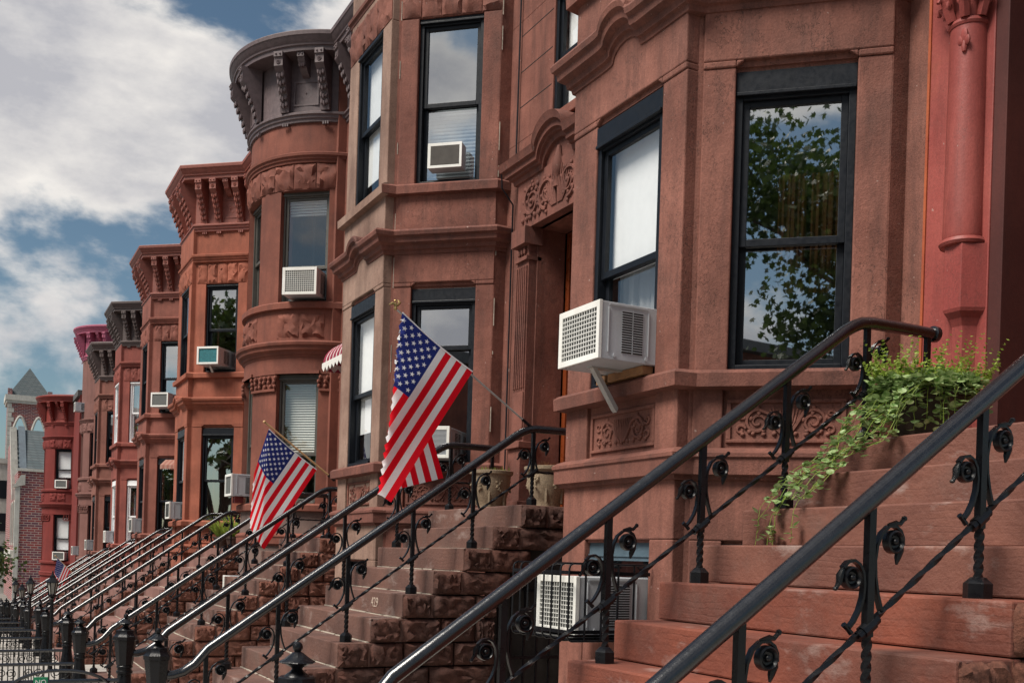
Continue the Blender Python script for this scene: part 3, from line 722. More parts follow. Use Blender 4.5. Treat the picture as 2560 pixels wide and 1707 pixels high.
# ------------------------------------------------------------------ round-bay house
def bow_house(k, wm, cm, fm, label, win=None, dx=0.0, extra=0.0, pm=None, blinds=None):
    win = win or {}
    root = thing('row_house', label, 'house', (5.2+dx,5.0,0), frame(k), 'brownstone row houses')
    cx, cy, R = 5.78+dx, 6.35, 1.60
    rnd = random.Random(300+k)
    def pa(th, r): a = radians(th); return (cx-r*cos(a), cy+r*sin(a))
    def arcb(mb, a0, a1, z0, z1, r0, r1):
        n = max(2, int(abs(a1-a0)/5)); kk = len(mb.v)
        for i in range(n+1):
            th = a0+(a1-a0)*i/n
            for (r,z) in ((r0,z0),(r1,z0),(r1,z1),(r0,z1)): x,y = pa(th,r); mb.v.append((x,y,z))
        for i in range(n):
            for q in range(4): mb.f.append((kk+i*4+q,kk+i*4+(q+1)%4,kk+i*4+4+(q+1)%4,kk+i*4+4+q))
        mb.f.append((kk,kk+1,kk+2,kk+3)); e_ = kk+n*4; mb.f.append((e_+3,e_+2,e_+1,e_))
    def arcpath(da=0): return [(*pa(-74+148*i/36, R),) for i in range(37)]
    AP = arcpath()
    def frm(th, hw_deg):
        a = radians(th); n = (-cos(a), sin(a)); t = (sin(a), cos(a))
        h = R*sin(radians(hw_deg)); c = R*cos(radians(hw_deg))
        o = (cx+n[0]*c-t[0]*h, cy+n[1]*c-t[1]*h)
        return Fr(o, t, n), 2*h
    W2 = [(-48.5,15.5),(0,15.0),(48.5,15.5)]; W1 = [(-47.5,13.5),(0,11.0),(47.5,13.5)]
    if k == 9: W2 = [(-56,14.5),(0,14.0),(56,14.5)]; W1 = [(-56,14.0),(0,13.0),(56,14.0)]
    mb = MB(); A = 74
    arcb(mb,-A,A,0,2.63,R-.3,R+.0); part(mb, 'base_wall', 'h3base' if k == 3 else wm, root, smooth=True, ang=30); mb = MB(); arcb(mb,-A,A,2.625,2.66,R-.3,R)
    def piers(W, z0, z1):
        e_ = [-A]
        for c,h in W: e_ += [c-h, c+h]
        e_ += [A]
        for i in range(0,len(e_),2): arcb(mb, e_[i], e_[i+1], z0, z1, R-.3, R)
    piers(W1, 2.66, 4.86); arcb(mb,-A,A,4.86,5.9,R-.3,R+.012); piers(W2, 5.9, 7.85)
    arcb(mb,-A,A,7.85,9.0+extra,R-.3,R)
    part(mb, 'bay_wall', wm, root, smooth=True, ang=30)
    pmat = pm or wm
    for z, pr, nm in ((2.05,BASE,'base_moulding'),(2.62,SILL,'sill'),(5.12,BELT,'belt_course'),(5.90,SILL,'sill'),(8.27,STRING,'string_course')):
        mb = MB(); mb.sweep(AP, lift(pr, z)); part(mb, nm, wm, root, smooth=True, ang=25)
    # rough stone band over the upper windows, rough panels below them
    for i in range(10):
        a0, a1 = -70+14*i, -56+14*i; F, l = frm((a0+a1)/2, 7.0); F.o = F.o+F.n*.018
        mb = MB(); mb.rock(F, 0, l, 7.86, 8.27, .08, .045, rnd, 7, 6); part(mb, 'lintel_stone', wm, root, smooth=True, ang=32)
    for c in (-48.5, 0, 48.5):
        for q in (-7.6, 7.6):
            F, l = frm(c+q, 7.4); F.o = F.o+F.n*.02; mb = MB(); mb.rock(F, 0 if q<0 else -.004, l, 5.44, 5.84, .08, .045, rnd, 8, 7); part(mb, 'rough_panel', wm, root, smooth=True, ang=32)
    # leafy capitals on the first-floor piers
    for a0,a1 in ((-33.5,-11.5),(11.5,33.5),(-74,-61.5)):
        n = max(3,int((a1-a0)/4))
        mb = MB(); arcb(mb,a0,a1,4.58,4.62,R,R+.04); cp = part(mb, 'capital', wm, root)
        mb = MB()
        for i in range(n+1):
            th = a0+(a1-a0)*i/n
            for z in (4.66,4.73,4.80):
                x,y = pa(th+rnd.uniform(-1,1),R+.02+.03*(z-4.6)); mb.blob((x,y,z),(.03,.035,.04),6,4)
        part(mb, 'carving', wm, cp, root, smooth=True, ang=60)
    for i,(c,h) in enumerate(W2):
        F, l = frm(c, h); o = dict(fm=fm, head=.06, meet=.5, gl='glass'); o.update(win.get('%d2'%i, {})); window(F, 0, l, 6.03, 7.86, root, **o)
    for i,(c,h) in enumerate(W1):
        F, l = frm(c, h); o = dict(fm=fm, head=.08, meet=.5, gl='glass'); o.update(win.get('%d1'%i, {})); window(F, 0, l, 2.755, 4.87, root, **o)
        mb = MB(); mb.fb(F,-.02,l+.02,4.86,4.91,-.06,.04); part(mb, 'drip_moulding', wm, root)
    fs = []
    for c in (-48.5, 0, 48.5):
        F, l = frm(c, 15.0); F.o = F.o+F.n*.05; fs.append((F,[.06,l-.06],[l/2],[l/2]))
    AP2 = [(*pa(-74+148*i/40, R+.01),) for i in range(41)]
    cornice(AP2, k, cm, root, 8.93+extra, fs)
    mb = MB(); mb.prism([(x,y,9.93+extra) for x,y in AP2],(0,0,.3)); mb.box(5.2+dx,12.5,2.21,7.99,9.95,10.2); part(mb, 'roof', 'roof_grey', root)
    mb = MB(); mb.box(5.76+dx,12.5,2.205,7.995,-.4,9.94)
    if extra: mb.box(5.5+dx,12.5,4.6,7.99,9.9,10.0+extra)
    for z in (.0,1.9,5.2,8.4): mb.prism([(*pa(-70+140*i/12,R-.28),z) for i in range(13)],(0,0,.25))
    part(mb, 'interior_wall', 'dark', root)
    if dx == 0: door_wall(k, wm, root, cm, 'plain')
    else:
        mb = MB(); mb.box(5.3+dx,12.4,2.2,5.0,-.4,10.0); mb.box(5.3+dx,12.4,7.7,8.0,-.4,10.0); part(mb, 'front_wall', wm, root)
    return root

# ------------------------------------------------------------------ colours of the row
MT['h1'] = stone('brownstone_near', (.275,.115,.085), (.155,.060,.044), dirt=(.055,.038,.034), dirt_amt=.6, bmp=.4, fine=.18, flake=.9, streak=.75)
MT['h2'] = stone('brownstone_second', (.255,.100,.073), (.142,.052,.038), dirt=(.05,.036,.033), dirt_amt=.65, bmp=.4, fine=.18, flake=.7, streak=.75)
MT['h1m'] = stone('brownstone_near_mouldings', (.235,.095,.07), (.155,.062,.047), dirt=(.045,.034,.032), dirt_amt=.95, bmp=.4, fine=.2, streak=.8, flake=.7)
MT['h2m'] = stone('brownstone_second_mouldings', (.22,.085,.063), (.145,.056,.043), dirt=(.04,.032,.03), dirt_amt=.95, bmp=.4, fine=.2, streak=.8, flake=.5)
MT['h2f'] = stone('brownstone_faded', (.34,.225,.175), (.21,.125,.095), dirt=(.16,.09,.07), dirt_amt=.55, bmp=.35, fine=.18, flake=.8)
MT['h3'] = stone('brownstone_round', (.235,.080,.054), (.14,.048,.034), dirt_amt=.25, bmp=.22, fine=.15)
MT['h3base'] = stone('weathered_base', (.20,.135,.115), (.14,.10,.09), dirt_amt=.4, bmp=.3, fine=.2)
MT['h4'] = stone('brownstone_orange', (.36,.115,.070), (.225,.07,.042), dirt_amt=.25, bmp=.22, fine=.15)
MT['h5'] = stone('brownstone_fifth', (.27,.095,.07), (.17,.058,.042), dirt_amt=.25, bmp=.22, fine=.15)
MT['h6'] = stone('brownstone_sixth', (.28,.078,.06), (.18,.05,.039), dirt_amt=.25, bmp=.22, fine=.15)
MT['h7'] = stone('brownstone_seventh', (.25,.10,.076), (.155,.062,.046), dirt_amt=.25, bmp=.22, fine=.15)
MT['h8'] = stone('brownstone_mauve', (.21,.10,.085), (.165,.076,.064), dirt_amt=.25, bmp=.22, fine=.15)
MT['h9'] = stone('brownstone_red', (.19,.032,.027), (.15,.025,.021), dirt_amt=.12, bmp=.15, fine=.1)
MT['c1'] = paint('cornice_black', (.02,.022,.026), .45, .25, .05)
MT['c3'] = paint('cornice_purple_grey', (.112,.08,.083), .55, .25, .08)
MT['c4'] = paint('cornice_red_brown', (.235,.07,.05), .55, .2, .08)
MT['c5'] = paint('cornice_dark_red', (.20,.062,.045), .55, .2, .08)
MT['c6'] = paint('cornice_dark_brown', (.085,.062,.058), .55, .2, .08)
MT['c7'] = paint('cornice_umber', (.095,.065,.06), .55, .2, .08)
MT['c8'] = paint('cornice_pink', (.36,.09,.15), .55, .15, .05)
MT['c9'] = paint('cornice_oxblood', (.20,.03,.022), .55, .2, .05)

canted_house(1, 'h1', 'c1', label='nearest house, brown stone bay with black window frames, beside the red door column', surround='red',
    win={'front1': dict(reflection_or_blind=(.46,1), curtain=('curtain',0,1)), 'near1': dict(drape=1, gl='glass')})
canted_house(2, 'h2', 'c1', label='house with faded tan front piers and a carved arched door hood behind the large flag', front_mat='h2f',
    win={'near2': dict(blind=('blind', 0, .5), gl='glass'), 'near1': dict(meet=.72), 'front1': dict(reflection_or_blind=(.22,1)), 'front2': dict(reflection_or_blind=(.16,1))})
bow_house(3, 'h3', 'c3', 'frame_bronze', 'brown house with a round bay and a dark purple-grey cornice',
    win={'01': dict(blind=('blind_warm', .42, 1.0), meet=.40, gl='glass_bright'), '02': dict(meet=.34, blind=('blind', .84, 1), gl='glass_bright'), '00':{}})
canted_house(4, 'h4', 'c4', label='orange-brown house with a red-brown cornice and a teal air conditioner upstairs', surround='plain', win={'front2': dict(reflection_or_blind=(.3,1))})
canted_house(5, 'h5', 'c5', label='brown house with a dark red cornice and a small tan awning below', surround='plain')
canted_house(6, 'h6', 'c6', fm='frame_white', label='reddish house with white window frames and a dark brown cornice', surround='plain')
canted_house(7, 'h7', 'c7', label='narrow-looking brown house under the tall pink cornice, with a dark umber cornice', surround='plain')
bow_house(8, 'h8', 'c8', 'frame', 'taller mauve-brown round house with a pink cornice', extra=1.95)
bow_house(9, 'h9', 'c9', 'frame', 'deep red round house at the end of the row', dx=-1.05,
    win={'01': dict(reflection_or_blind=(.25,1), gl='glass_bright'), '02': dict(reflection_or_blind=(.3,1), gl='glass_bright')})

# ------------------------------------------------------------------ stoops
NOSE = lambda i: 4.302-.272*i
TOPZ = lambda i: 2.162-.2*i
YR, YL = 2.50, 4.28
def step_meshes():
    out_ = []
    for i in range(11):
        mb = MB(); x0 = NOSE(i); x1 = (5.72 if i == 0 else NOSE(i-1)+.06)
        mb.box(x0, x1, 2.38, 4.45, TOPZ(i)-.196, TOPZ(i)); out_.append(mb.mesh('step', (3,3.4,0)))
    return out_
STEPS = step_meshes()
def mortar_mesh():
    mb = MB()
    for i in range(1,11):
        x = NOSE(i-1); z = TOPZ(i); rnd = random.Random(i)
        y = 2.40
        while y < 4.40:
            l = rnd.uniform(.1,.5); y1 = min(y+l,4.43); w = rnd.uniform(.008,.022)
            mb.box(x-w, x+.005, y, y1, z-.002, z+rnd.uniform(.004,.010)); y = y1+rnd.uniform(0,.05)
    return mb.mesh('mortar', (3,3.4,0))
MORT = mortar_mesh()
FS = Fr((0,2.38),(1,0),(0,-1))       # near side of a stoop, t = x
def stone_meshes(seed, arch):
    rnd = random.Random(seed); res = []
    def xend(z):
        if not arch: return 5.25
        if z < 1.40: return 4.08+.02*rnd.random()
        if z < 1.62: return 4.22
        if z < 1.78: return 4.42
        return 5.25
    for i in range(0,11):
        z1 = TOPZ(i)-.002; z0 = z1-.196
        xe = xend((z0+z1)/2); x = NOSE(i); first = True
        while x < xe-.02:
            l = .272 if first else rnd.uniform(.30,.52)
            x1 = min(x+l, xe)
            if xe-x1 < .14: x1 = xe
            mb = MB(); mb.rock(FS, x+.004, x1-.004, z0, z1, .10, .036, rnd, 11, 7, .010)
            res.append(mb.mesh('stone', (3,3.4,0), True, 55)); x = x1; first = False
    if arch:   # voussoirs of the little arch under the landing
        cxa, cza, r = 4.86, 1.05, .72
        for a in range(5):
            pass
    return res
STONES = {True: stone_meshes(5, True), False: stone_meshes(11, False)}
def mass_mesh(arch):
    mb = MB()
    for i in range(11):
        z1 = TOPZ(i)-.205; xe = 5.3
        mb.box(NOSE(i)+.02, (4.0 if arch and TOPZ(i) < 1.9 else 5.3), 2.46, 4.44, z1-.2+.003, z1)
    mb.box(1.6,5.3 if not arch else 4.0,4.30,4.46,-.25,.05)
    return mb.mesh('core', (3,3.4,0))
MASS = {a: mass_mesh(a) for a in (True, False)}
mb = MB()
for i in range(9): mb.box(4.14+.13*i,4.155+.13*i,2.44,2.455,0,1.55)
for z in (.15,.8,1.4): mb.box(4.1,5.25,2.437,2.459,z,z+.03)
GATE = mb.mesh('cellar_gate',(3,3.4,0)); mb = MB(); mb.box(4.05,5.28,2.50,2.53,-.1,1.75); SHADOW_SHEET = mb.mesh('under_stoop_shadow',(3,3.4,0))  # dark sheet behind the bars stands in for deep shadow under the stoop
def stoop(k, tread, side, label, arch=False, mort=True):
    root = thing('stoop', label, 'front steps', (3,3.4,0), frame(k), 'stone stoops of the row')
    for i, me in enumerate(STEPS): inst('step', me, 'tread1b' if (k == 1 and i < 4) else tread, root, bevel=.009 if k < 4 else 0)
    for me in STONES[arch]: inst('stone', me, side, root)
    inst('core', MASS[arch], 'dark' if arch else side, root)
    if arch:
        g = inst('cellar_gate', GATE, 'iron', root); inst('under_stoop_shadow', SHADOW_SHEET, 'dark', root)
    if mort: inst('mortar', MORT, 'mortar', root, kind='stuff')
    return root
def treadmat(name, c1, c2, dirt=.3):
    """sandstone with fine wavy bedding lines"""
    m, t, b = newmat(name)
    w = t.nodes.new('ShaderNodeTexWave'); w.wave_type = 'BANDS'; w.bands_direction = 'Z'
    w.inputs['Scale'].default_value = 6; w.inputs['Distortion'].default_value = 14; w.inputs['Detail'].default_value = 7; w.inputs['Detail Scale'].default_value = .45; w.inputs['Detail Roughness'].default_value = .62
    t.links.new(posvec(t, (1.0,.45,1.7)), w.inputs['Vector'])
    f = math2(t,'MULTIPLY', mapr(t, w.outputs['Fac'], .72, 1, .0, 1), mapr(t, noise(t, 3, 4, .6, posvec(t)), .4, .65, 0, 1))
    a = mapr(t, noise(t, 2.3, 6, .6, posvec(t)), .35, .65, 0, 1)
    col = mixc(t, a, c1, c2); col = mixc(t, math2(t,'MULTIPLY',f,.22), col, tuple(x*.5 for x in c2))
    d = mapr(t, noise(t, 1.4, 8, .7, posvec(t)), .53, .8, 0, dirt); col = mixc(t, d, col, (.13,.10,.085)); d2 = mapr(t, noise(t, 2.1, 7, .66, posvec(t,(1,1,2.2))), .57, .72, 0, dirt); col = mixc(t, d2, col, (.40,.33,.30))
    t.links.new(col, b.inputs['Base Color']); b.inputs['Roughness'].default_value = .75
    h = math2(t,'ADD', noise(t, 30, 6, .65, posvec(t)), math2(t,'MULTIPLY', f, -.12))
    bump(t, b, math2(t,'ADD',h,math2(t,'MULTIPLY',noise(t, 5, 6, .7, posvec(t)),1.2)), .42, .016)
    return m
MT['tread1'] = treadmat('sandstone_orange', (.215,.058,.032), (.12,.034,.021), .5)
MT['tread1b'] = treadmat('sandstone_tan', (.19,.074,.050), (.12,.043,.030), .6)
MT['tread2'] = treadmat('sandstone_brown', (.155,.074,.055), (.092,.045,.035), .5)
MT['tread3'] = treadmat('sandstone_pinkish', (.24,.125,.105), (.17,.085,.07), .45)
MT['side1'] = stone('cheek_stone_near', (.16,.06,.037), (.10,.04,.027), dirt_amt=.5, bmp=.6)
MT['side2'] = stone('cheek_stone_dark', (.105,.042,.03), (.052,.026,.021), dirt_amt=.6, bmp=.6)
MT['side3'] = stone('cheek_stone_mid', (.20,.08,.055), (.15,.058,.04), dirt_amt=.4, bmp=.5)
STOOPS = {}
STOOPS[1] = stoop(1, 'tread1', 'side1', 'nearest stoop of fresh orange-red sandstone steps, trailing ivy over it', True, False)
STOOPS[2] = stoop(2, 'tread2', 'side2', 'grey-brown weathered stone steps with two clay planters on the landing', True)
names_ = {3:'third stoop from the right, below the round-bay house and the smaller flag', 4:'stoop below the orange-brown house, potted greenery on its landing',
 5:'stoop before the brown house with the small tan awning', 6:'stoop before the house with white window frames', 7:'far stoop before the house with the umber cornice, small flag on its railing',
 8:'far stoop before the tall mauve-brown round house'}
for k in range(3,9): STOOPS[k] = stoop(k, 'tread3' if k > 3 else 'tread2', 'side3', names_[k], False, k < 5)
# worn house number on one riser of the second stoop
def text_mesh(s, size, name):
    cu = bpy.data.curves.new('txt', 'FONT'); cu.body = s; cu.size = size; cu.extrude = .0015; cu.align_x = 'CENTER'; cu.align_y = 'CENTER'
    ob = bpy.data.objects.new('txt', cu); COL.objects.link(ob); dg = bpy.context.evaluated_depsgraph_get(); dg.update()
    me = bpy.data.meshes.new_from_object(ob.evaluated_get(dg)); me.name = name; me.materials.clear()
    bpy.data.objects.remove(ob); bpy.data.curves.remove(cu); return me
me = text_mesh('429', .12, 'house_number')
o = inst('house_number', me, 'numeral', STOOPS[2]); o.rotation_euler = (radians(90),0,radians(-90)); o.location = (NOSE(4)-.0025-3, 3.02-3.4, TOPZ(4)-.10)

# ------------------------------------------------------------------ railings
def rail_z(x): return .75+.709*(x-1.44)
def railings():
    D_ = {}
    pts = [(1.33,0,.72),(1.42,0,.722),(1.50,0,.745),(1.58,0,.80),(1.68,0,rail_z(1.68))]
    pts += [(1.68+(4.30-1.68)*i/10,0,rail_z(1.68+(4.30-1.68)*i/10)) for i in range(1,11)]
    pts += [(4.36,0,2.812),(4.42,0,2.838),(4.50,0,2.850),(4.70,0,2.853),(5.02,0,2.853)]
    mb = MB(); mb.tube(pts, .0350, 14, up=(0,1,0)); mb.lathe([(.03,0),(.046,.004),(.046,.03),(.03,.034)],(1.32,0,.72),14,'X'); mb.lathe([(.03,0),(.047,.004),(.049,.02),(.047,.036),(.03,.042)],(4.99,0,2.853),14,'X')
    D_['handrail'] = mb.mesh('handrail',(3,0,0),True,40)
    # twisted lower rod
    P = [(1.60,.425)]+[(1.60+(4.471-1.60)*i/90, .425+(2.462-.425)*i/90) for i in range(1,91)]+[(4.471+.5*i/14,2.465) for i in range(1,15)]
    mb = MB(); s = .0095; k0 = 0
    for i,(x,z) in enumerate(P):
        sl = .7105 if x < 4.471 else 0; d = Vector((1,0,sl)).normalized(); b = Vector((-d.z,0,d.x)); a = Vector((0,1,0)); tw = i*.52
        for q in range(4):
            an = tw+q*pi/2; mb.v.append(tuple(Vector((x,0,z))+(a*cos(an)+b*sin(an))*s*1.35))
    for i in range(len(P)-1):
        for q in range(4): mb.f.append((i*4+q,i*4+(q+1)%4,i*4+4+(q+1)%4,i*4+4+q))
    D_['lower_rod'] = mb.mesh('lower_rod',(3,0,0),True,50)
    # post (origin at its foot)
    mb = MB(); w = .042
    mb.lathe([(.052,0),(.052,.055),(.028,.078),(.02,.08)],(0,0,0),6)
    n = 22
    k0 = len(mb.v)
    for i in range(n+1):
        z = .075+.185*i/n; tw = i*.33
        for q in range(4): an = tw+pi/4+q*pi/2; mb.v.append((.0155*1.2*cos(an),.0155*1.2*sin(an),z))
    for i in range(n):
        for q in range(4): mb.f.append((k0+i*4+q,k0+i*4+(q+1)%4,k0+i*4+4+(q+1)%4,k0+i*4+4+q))
    mb.box(-.0155,.0155,-.014,.014,.26,.715)
    d = Vector((1,0,.7105)).normalized(); b = Vector((-d.z,0,d.x)); c = Vector((0,0,.292))
    for (l,r) in ((.055,.019),(.03,.024)): mb.tube([c-d*l,c+d*l],r,8)
    D_['post'] = mb.mesh('post',(0,0,0),True,35)
    def rosette(mb, x, z, r):
        mb.lathe([(r*.62,-.004),(r*.70,-.013),(r*.84,-.020),(r*.97,-.016),(r*1.02,0),(r,.012),(r*.86,.016),(r*.76,.010),(r*.5,.006),(.002,.006)],(x,0,z),16,'Y')
        mb.lathe([(r*.64,-.003),(r*.5,-.008),(r*.30,-.007),(r*.26,-.016),(r*.12,-.021),(.001,-.022)],(x,0,z),10,'Y',star=.12)
    zc = .292
    # upper right scroll, lower left scroll
    mb = MB()
    p = [(.060,.06),(.040,.115),(.026,.175),(.022,.235),(.030,.285),(.052,.33),(.085,.355),(.118,.357),(.142,.342),(.155,.318),(.156,.29)]
    mb.strap([(x,0,zc+z) for x,z in p], .022, .010); rosette(mb, .113, zc+.302, .042)
    mb.tube([(.150,0,zc+.31),(.147,0,zc+.275),(.137,0,zc+.245),(.132,0,zc+.222)],[.010,.016,.012,.004],6)
    mb.tube([(.085,0,zc+.362),(.125,0,zc+.368),(.145,0,zc+.366),(.163,0,zc+.384)],[.004,.011,.009,.008],6); mb.blob((.165,0,zc+.386),(.011,.011,.011),6,4)
    D_['scroll_up'] = mb.mesh('scroll',(0,0,0),True,40)
    mb = MB()
    p = [(-.092,.0),(-.070,.022),(-.046,.06),(-.030,.105),(-.026,.15),(-.032,.19),(-.050,.219),(-.076,.232),(-.104,.226),(-.126,.206)]
    mb.strap([(x,0,zc+z) for x,z in p], .022, .010); rosette(mb, -.088, zc+.172, .040)
    mb.tube([(-.122,0,zc+.205),(-.136,0,zc+.18),(-.139,0,zc+.155),(-.152,0,zc+.136)],[.008,.014,.011,.007],6); mb.blob((-.155,0,zc+.134),(.011,.010,.008),6,4)
    mb.tube([(-.112,0,zc+.012),(-.092,0,zc-.004),(-.076,0,zc-.018)],[.011,.009,.011],6)
    D_['scroll_down'] = mb.mesh('scroll',(0,0,0),True,40)
    # newel
    pr = [(.098,0),(.098,.10),(.085,.11),(.082,.16),(.088,.22),(.086,.30),(.072,.40),(.062,.48),(.060,.54)]
    mb = MB(); mb.lathe(pr,(0,0,0),16); mb.lathe([(.06,.54),(.072,.545),(.072,.565),(.062,.57),(.062,.59),(.07,.595),(.07,.61),(.062,.62)],(0,0,0),16)
    a8 = [(.072,.62),(.082,.72),(.092,.80),(.096,.84),(.104,.845),(.106,.875),(.096,.885),(.082,.905),(.080,.93),(.074,.935)]
    mb.lathe(a8,(0,0,0),8)
    mb.lathe([(.055,.932),(.05,.94),(.03,.955),(.022,.965),(.026,.972),(.05,.985),(.068,.992)],(0,0,0),16)
    mb.lathe([(.066,.99),(.070,.994),(.066,1.0),(.05,1.008),(.034,1.022),(.02,1.034),(.011,1.038)],(0,0,0),24,star=.09)
    mb.lathe([(.01,1.035),(.017,1.042),(.0215,1.052),(.022,1.06),(.0175,1.072),(.008,1.079)],(0,0,0),12)
    D_['newel_post'] = mb.mesh('newel_post',(0,0,0),True,32)
    return D_
RL = railings()
POSTX = [(4.955,2.162),(4.471,2.162),(3.894,1.762),(3.341,1.362),(2.78,.962),(2.215,.562),(1.665,.162)]
def railing(k, y, label, nx=1.31, dy=0):
    root = thing('stair_railing', label, 'railing', (3,y,0), frame(k), 'black iron stair railings')
    inst('handrail', RL['handrail'], 'rail', root); inst('lower_rod', RL['lower_rod'], 'iron', root)
    for i,(x,z) in enumerate(POSTX):
        p = inst('post', RL['post'], 'iron', root, (x-3,0,z))
        if i == 0: continue
        a = inst('scroll', RL['scroll_up'], 'iron', p); b = inst('scroll', RL['scroll_down'], 'iron', p)
        if i == 1: a.location = (-.0,0,-.06); b.location = (0,0,-.02)
    inst('newel_post', RL['newel_post'], 'iron', root, (nx-3,0,0))
    return root
ord_ = {1:'nearest orange-red stoop',2:'grey-brown stoop with the clay planters',3:'stoop under the smaller flag',4:'stoop with potted greenery',5:'stoop by the tan awning house',6:'stoop by the house with white frames',7:'far stoop flying the tiny flag',8:'farthest visible stoop'}
for k in range(1,9):
    railing(k, 2.62 if k == 1 else YR, 'black scrolled iron railing, near side of the '+ord_[k])
    railing(k, YL, 'black scrolled iron railing, far side of the '+ord_[k], nx=1.25 if k == 1 else 1.31)

# ------------------------------------------------------------------ red doorway with colonnette, nearest house
def red_doorway():
    root = [o for o in bpy.data.objects if o.name == 'row_house'][0]
    mb = MB(); mb.box(5.262,5.345,4.125,4.585,2.17,5.9); mb.box(5.262,5.345,2.3,2.92,2.17,5.9); mb.box(5.26,5.32,2.92,4.05,5.2,5.9)
    ds = part(mb, 'door_surround', 'red_paint', root, bevel=.006)
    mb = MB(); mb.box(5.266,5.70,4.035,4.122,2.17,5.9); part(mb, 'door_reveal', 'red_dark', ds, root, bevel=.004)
    mb = MB(); mb.box(5.255,5.34,4.585,4.603,2.17,5.9); part(mb, 'joint_strip', 'orange_stain', ds, root)
    mb = MB(); mb.lathe([(.112,3.44),(.116,3.46),(.114,3.6),(.111,4.2),(.107,4.70)], (5.235,4.285,0), 28); cl = part(mb, 'colonnette', 'red_paint', root, smooth=True)
    mb = MB(); mb.lathe([(.10,3.395),(.128,3.402),(.136,3.418),(.128,3.438),(.10,3.444)], (5.235,4.285,0), 28); part(mb, 'base_ring', 'red_paint', cl, root, smooth=True)
    mb = MB(); mb.lathe([(.095,4.695),(.112,4.70),(.118,4.715),(.110,4.735),(.095,4.74)], (5.235,4.285,0), 28); part(mb, 'neck_ring', 'red_paint', cl, root, smooth=True)
    # corbel: half octagon block, then a cavetto to a narrower foot
    mb = MB()
    def oct_(r, z): return [(5.26-r*.92,4.27-r*.45,z),(5.26-r*.92,4.27+r*.45,z),(5.26,4.27+r,z),(5.33,4.27+r,z),(5.33,4.27-r,z),(5.26,4.27-r,z)]
    lv = [(.135,3.395),(.135,3.02),(.128,3.0),(.098,2.965),(.08,2.92),(.066,2.5),(.066,2.17)]
    for r,z in lv: mb.v += oct_(r,z)
    for i in range(len(lv)-1):
        for q in range(6): mb.f.append((i*6+q,i*6+(q+1)%6,i*6+6+(q+1)%6,i*6+6+q))
    part(mb, 'corbel', 'red_paint', ds, root, bevel=.004)
    mb = MB(); mb.lathe([(.09,4.735),(.10,4.80),(.125,4.95),(.17,5.10),(.19,5.14)], (5.235,4.285,0), 20)
    for ring,(z,r,n) in enumerate(((4.80,.125,7),(4.92,.155,7),(5.04,.19,8))):
        for i in range(n):
            a = 2*pi*(i+.5*(ring%2))/n; ca, sa = cos(a), sin(a); c = (5.235,4.285)
            pts = [(c[0]+(r-.02)*ca,c[1]+(r-.02)*sa,z-.06),(c[0]+(r+.005)*ca,c[1]+(r+.005)*sa,z+.01),(c[0]+(r+.03)*ca,c[1]+(r+.03)*sa,z+.065),(c[0]+(r+.06)*ca,c[1]+(r+.06)*sa,z+.075),(c[0]+(r+.07)*ca,c[1]+(r+.07)*sa,z+.05)]
            mb.tube(pts,[.03,.034,.028,.02,.012],6)
            for s in (-.18,.18): mb.blob((c[0]+(r+.02)*cos(a+s),c[1]+(r+.02)*sin(a+s),z+.03),(.018,.018,.03),5,3)
    for s in (-.8,.8,2.3,-2.3):
        a = pi+s; q = (5.235+.2*cos(a), 4.27+.2*sin(a))
        mb.tube([(q[0]+.045*cos(t)*cos(a),q[1]+.045*cos(t)*sin(a),5.10+.045*sin(t)) for t in [x*.45 for x in range(13)]],[.02*(1-.05*i) for i in range(13)],6)
    mb.box(5.03,5.44,4.06,4.48,5.16,5.26)
    part(mb, 'capital', 'red_paint', cl, root, smooth=True, ang=50)
    mb = MB(); mb.lathe([(.012,0),(.018,.03),(.006,.09),(.001,.13)], (5.135,4.235,4.53), 8); mb.blob((5.133,4.235,4.62),(.012,.028,.05),6,4); mb.blob((5.13,4.26,4.60),(.01,.02,.03),6,4); mb.blob((5.13,4.21,4.59),(.01,.02,.03),6,4)
    part(mb, 'leaf_drop', 'red_paint', cl, root, smooth=True)
    mb = MB(); mb.box(5.655,5.70,3.92,4.04,2.17,5.2); part(mb, 'door_frame', 'frame', root)
red_doorway()

